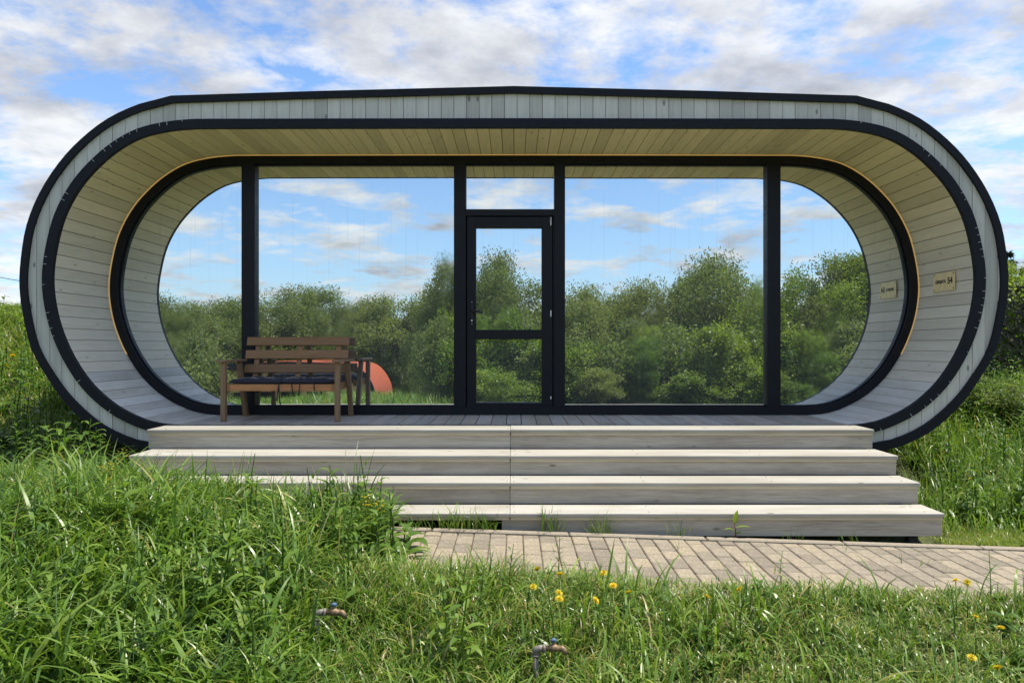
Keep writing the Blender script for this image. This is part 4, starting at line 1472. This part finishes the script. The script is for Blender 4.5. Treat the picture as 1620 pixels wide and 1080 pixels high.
def tree(name, var, x, y, H, W, label, cat, group, rz=None, z=None):
    c, t = var
    h0 = 5.0 if var in TV else 2.0
    w0 = {0: 4.2}.get(0, 4.2) if var in TV else 2.6
    o = thing(name, label, cat, (x, y, (float(zg(x, y)) if z is None else z) - 0.03), group)
    o.rotation_euler = (0, 0, random.uniform(0, 6.28) if rz is None else rz)
    o.scale = (W / w0, W / w0, H / h0)
    for nm, me in (('trunk', t), ('crown', c)):
        q = bpy.data.objects.new(nm, me); C.objects.link(q); q.parent = o
    return o


def mtree(px, T, top, wpx, var, label, name='tree', group='trees mirrored in the glass front', cat='tree'):
    """a tree that stands behind the viewer at path length T from the eye by way of the mirror"""
    x = (px - CX) / F * T; y = 2 * YM - T
    zt_ = EYE + (CY - top) / F * T
    z0 = float(zg(x, y))
    tree(name, var, x, y, (zt_ - z0) * 1.0, (1.6 if var in TV else 1.35) * wpx / F * T, label, cat, group)


for a in ((205, 44, 470, 120, 1, 'tree mirrored behind the left curve of the house'),
          (268, 40, 478, 95, 0, 'leftmost tree mirrored inside the left curved pane'),
          (335, 46, 488, 110, 1, 'low round tree mirrored in the middle of the left curved pane'),
          (395, 49, 470, 100, 2, 'tree mirrored behind the left dark mullion'),
          (452, 48, 466, 95, 0, 'tree mirrored above the left half of the bench'),
          (512, 49, 462, 105, 1, 'tree mirrored above the right half of the bench'),
          (548, 50, 485, 90, 2, 'small far tree mirrored right of the bench back'),
          (600, 47, 466, 120, 2, 'broad tree mirrored right of the bench in the large left pane'),
          (714, 30, 428, 78, 0, 'tall tree mirrored beside the left door jamb in the large left pane'),
          (770, 29, 420, 95, 1, 'pointed tree mirrored in the left half of the upper door pane'),
          (838, 31, 450, 110, 2, 'tree mirrored in the right half of the upper door pane'),
          (905, 29, 462, 105, 1, 'tree mirrored just right of the door in the large right pane'),
          (972, 32, 474, 110, 0, 'lower tree mirrored second from the door in the large right pane'),
          (1035, 31, 456, 115, 1, 'middle tree mirrored in the large right pane'),
          (1115, 31, 418, 130, 0, 'tallest tree mirrored in the large right pane'),
          (1188, 33, 436, 110, 3, 'tree mirrored beside the right dark mullion'),
          (1252, 28, 408, 120, 3, 'tree mirrored in the left half of the right curved pane'),
          (1312, 27, 402, 125, 2, 'tallest tree mirrored in the right curved pane'),
          (1372, 28, 425, 120, 0, 'tree mirrored along the right edge of the curved pane'),
          (1440, 30, 415, 130, 1, 'tree mirrored behind the right curve of the house')):
    mtree(a[0], a[1], a[2], a[3], TV[a[4]], a[5])
for a in ((716, 23, 520, 75, 1, 'shrub mirrored beside the left door jamb'),
          (762, 22.5, 512, 100, 0, 'shrub mirrored in the left part of the lower door pane'),
          (838, 22, 520, 105, 1, 'shrub mirrored in the right part of the lower door pane'),
          (912, 21.6, 545, 110, 2, 'yellowish shrub mirrored right of the door'),
          (985, 22.5, 515, 115, 1, 'grey green shrub mirrored second from the door'),
          (1040, 22, 545, 105, 0, 'shrub mirrored in the middle of the large right pane'),
          (1120, 21.8, 520, 110, 2, 'fresh green shrub mirrored in the large right pane'),
          (1200, 22, 525, 105, 2, 'fresh green shrub mirrored beside the right mullion'),
          (1265, 21.8, 540, 105, 0, 'dark shrub mirrored in the right curved pane, left one'),
          (1345, 22, 520, 115, 1, 'dark shrub mirrored in the right curved pane, right one'),
          (728, 27, 505, 70, 0, 'farther shrub mirrored between bench and door'),
          (950, 21, 585, 90, 1, 'low shrub mirrored at the foot of the large right pane, left one'),
          (1075, 21, 590, 95, 2, 'low shrub mirrored at the foot of the large right pane, middle one'),
          (1170, 20.8, 585, 95, 2, 'low shrub mirrored at the foot of the large right pane, right one'),
          (800, 20.6, 590, 110, 2, 'low shrub mirrored at the foot of the door'),
          (1290, 21, 590, 100, 0, 'low shrub mirrored at the foot of the right curved pane'),
          (270, 33, 545, 110, 1, 'shrub mirrored low in the left curved pane')):
    mtree(a[0], a[1], a[2], a[3], SV[a[4]], a[5], 'shrub', 'shrubs mirrored in the glass front', 'shrub')

# trees and shrubs directly in view
for (px, top, dp, W, var, lb) in ((1618, 400, 17, 3.0, 3, 'fresh green tree behind the net at the right picture border'), (1700, 380, 18, 3.6, 2, 'tree standing outside the right border behind the net')):
    p = at(px, top, dp); z0 = float(zg(p.x, dp))
    tree('tree', TV[var], p.x, dp, p.z - z0, W, lb, 'tree', 'trees right of the house')
for (px, top, dp, W, var, lb) in ((1530, 606, 8.9, 1.0, 0, 'low shrub in front of the net beside the house'), (1592, 600, 9.0, 1.1, 1, 'low shrub in front of the net at the right border'),
                                  (1600, 470, 12.5, 2.6, 2, 'bright shrub showing through the net'), (1545, 520, 12.8, 2.2, 2, 'bright shrub behind the net beside the house'), (1680, 500, 12.3, 2.4, 2, 'bright shrub behind the net outside the right border')):
    p = at(px, top, dp); z0 = float(zg(p.x, dp))
    tree('shrub', SV[var], p.x, dp, p.z - z0, W, lb, 'shrub', 'shrubs right of the house')
for (px, top, dp, W, var, lb) in ((28, 496, 11.6, 1.5, 0, 'leafy shrub on the left bank touching the house edge'), (-20, 482, 12.0, 1.8, 0, 'leafy shrub on the left bank at the picture border'), (-95, 480, 12.4, 1.9, 2, 'leafy shrub on the left bank outside the border'), (75, 508, 12.4, 1.5, 0, 'leafy shrub on the left bank behind the house')):
    p = at(px, top, dp); z0 = float(zg(p.x, dp))
    tree('shrub', SV[var], p.x, dp, p.z - z0, W, lb, 'shrub', 'shrubs on the left bank')


def conifer(px, top, dp, W, label):
    p = at(px, top, dp); z0 = float(zg(p.x, dp)); H = p.z - z0
    t = thing('conifer', label, 'tree', (p.x, dp, z0), 'conifers behind the right trees')
    mb = MB(); mb.tube([(0, 0, -0.3), (0, 0, H)], [0.14, 0.015], 8); o = mb.build('trunk', M['bark']); o.parent = t
    r = np.random.default_rng(int(px))
    n = 6000
    u = r.uniform(0.1, 1, n); a = np.floor(r.uniform(0, 9, n)) / 9 * 6.283 + np.floor(u * 14) * 0.7 + r.normal(0, 0.08, n)
    rr = (1 - u) * W / 2 * r.uniform(0.1, 1, n) + 0.02
    z = H * (np.floor(u * 14) / 14 + 0.05) - rr * 0.35 + r.normal(0, 0.03, n)
    pos = np.stack([rr * np.cos(a), rr * np.sin(a), np.minimum(z, H)], -1)
    d = np.stack([np.cos(a), np.sin(a), r.normal(-0.3, 0.4, n)], -1) + r.normal(0, 0.4, (n, 3)); s = np.cross(d, r.normal(0, 1, (n, 3))); s /= np.linalg.norm(s, axis=1)[:, None]
    V = np.stack([pos, pos + d * 0.07 + s * 0.02, pos + d * 0.14, pos + d * 0.07 - s * 0.02], 1).reshape(-1, 3)
    obj('crown', mesh_np('conifer_crown', V, np.arange(n * 4).reshape(n, 4), np.repeat(r.random(n), 4), False), M['needle'], t)


conifer(1594, 398, 30, 2.6, 'dark conifer tip rising beside the right edge of the house')
conifer(1622, 424, 26, 2.6, 'dark conifer at the right picture border')

# ------------------------------------------------------------------ camouflage net on posts
net_r = thing('net_fence', 'dark camouflage net fence between posts right of the house', 'fence', (6.5, 10.2, float(zg(6.5, 10.2))))
ox, oy, oz = net_r.location
vs, fs = [], []
cell = 0.052; X0, X1 = 4.5, 9.6
r = np.random.default_rng(4)
nx_ = int((X1 - X0) / cell); nz_ = 36
gpt = {}
mb = MB()
ztop = lambda x: EYE + (CY - 456) * 10.2 / F + 0.04 * math.sin(x * 2.1)
zbot = lambda x: float(zg(x, 10.2)) - 0.02
jx = r.normal(0, 0.010, (nx_ + 1, nz_ + 1)); jy = r.normal(0, 0.015, (nx_ + 1, nz_ + 1))
def npt(i, j):
    x = X0 + i * cell
    z = zbot(x) + (ztop(x) - zbot(x)) * j / nz_
    return Vector((x + jx[i, j] - ox, jy[i, j] + 0.05 * math.sin(x * 1.9), z + jx[i, nz_ - j] - oz))
for i in range(nx_):
    for j in range(nz_):
        if (i + j) % 2: a, c = npt(i, j), npt(i + 1, j + 1)
        else: a, c = npt(i + 1, j), npt(i, j + 1)
        d = (c - a); s = Vector((-d.z, 0, d.x)).normalized() * (0.0075 + 0.011 * abs(r.normal()))
        k = Vector((r.normal() * 0.008, r.normal() * 0.012, 0))
        mb.add([a - s * 0.6 , a.lerp(c, 0.5) - s * 1.2 + k, c - s * 0.5, c + s * 0.5, a.lerp(c, 0.5) + s * 0.9 + k, a + s * 0.6], [(0, 1, 4, 5), (1, 2, 3, 4)])
o = mb.build('net', M['net']); o.parent = net_r; kind(o, 'stuff')
for x in (4.9, 6.42, 8.2, 9.6):
    mb = MB(); z0 = float(zg(x, 10.25)); mb.tube([(x - ox, 0.07, z0 - 0.3 - oz), (x - ox, 0.07, ztop(x) + 0.03 - oz)], 0.03, 10)
    o = mb.build('post', M['post']); o.parent = net_r

# ------------------------------------------------------------------ overhead cables
def cable(a, c, sag, label, rad=0.012):
    pts = []
    a, c = Vector(a), Vector(c)
    for i in range(25):
        t = i / 24
        p = a.lerp(c, t); p.z -= sag * 4 * t * (1 - t); pts.append(p)
    o = MB().tube(pts, rad, 6).build('overhead_cable', M['cable'])
    return tag(o, label, 'cable', 'overhead cables')


def cable_px(p0, p1, dp, label, ext):
    a, c = at(*p0, dp), at(*p1, dp)
    d = (c - a) / (c - a).length
    cable(a - d * ext[0], c + d * ext[1], 0.25, label)


cable_px((0, 428), (36, 434), 26, 'upper overhead cable at the left picture border', (10, 14))
cable_px((0, 468), (36, 478), 26, 'middle overhead cable at the left picture border', (10, 8))
cable_px((0, 480), (36, 491), 27, 'lowest overhead cable at the left picture border', (10, 6))
cable_px((1590, 408), (1620, 404), 28, 'overhead cable at the right picture border', (12, 10))
up = thing('utility_pole', 'wooden utility pole carrying the cables left of the picture', 'pole', (-29.5, 26.3, 0.8))
mb = MB(); mb.tube([(0, 0, 0), (0, 0, 7)], [0.14, 0.10], 12); o = mb.build('pole', M['bark']); o.parent = up
mb = MB(); mb.box((0, -0.15, 4.9), (1.2, 0.09, 0.1), None, 0.01); o = mb.build('crossarm', M['bark']); o.parent = up

# ------------------------------------------------------------------ the second capsule hut, seen only in the mirror
hy = -22.0
T_ = 2 * YM - hy
hx0 = -11.55
hb = float(zg(hx0, hy))
hut = thing('capsule_hut', 'orange roofed capsule hut with pale yellow front mirrored behind the bench', 'hut', (hx0, hy, hb))
sc = 0.98
zmin = min(p.y for p in OUT)
ztop_want = EYE - 25 / (F / T_)
scz = (ztop_want - hb) / (max(p.y for p in OUT) - zmin)
HO = [Vector((p.x * sc, (p.y - zmin) * scz)) for p in OUT]
n = len(HO)
mb = MB(); mb.add([(p.x, 0.0, p.y) for p in HO] + [(p.x, -5.2, p.y) for p in HO], [(i, (i + 1) % n, n + (i + 1) % n, n + i)[::-1] for i in range(n)])
o = mb.build('roof_shell', M['hut_roof']); o.parent = hut
mb = MB(); ring(mb, offset(HO, -0.02), offset(HO, 0.28), -0.02, 0.06); o = mb.build('rim', M['trim']); o.parent = hut
mb = MB(); mb.prism([(p.x, p.y) for p in reversed(offset(HO, 0.05))], -0.6, -0.5); o = mb.build('front_wall', M['hut_front']); o.parent = hut
mb = MB(); mb.prism([(p.x, p.y) for p in reversed(offset(HO, 0.02))], -5.19, -5.1); o = mb.build('back_wall', M['hut_front']); o.parent = hut
for xx in (-2.6, -1.3, 1.3, 2.6):
    mb = MB(); mb.box((xx, -0.47, 1.5), (1.0, 0.04, 1.7), None, 0.01); o = mb.build('window', M['frame']); o.parent = hut
mb = MB(); mb.box((0, -0.47, 1.35), (1.0, 0.04, 2.0), None, 0.01); o = mb.build('door', M['frame']); o.parent = hut
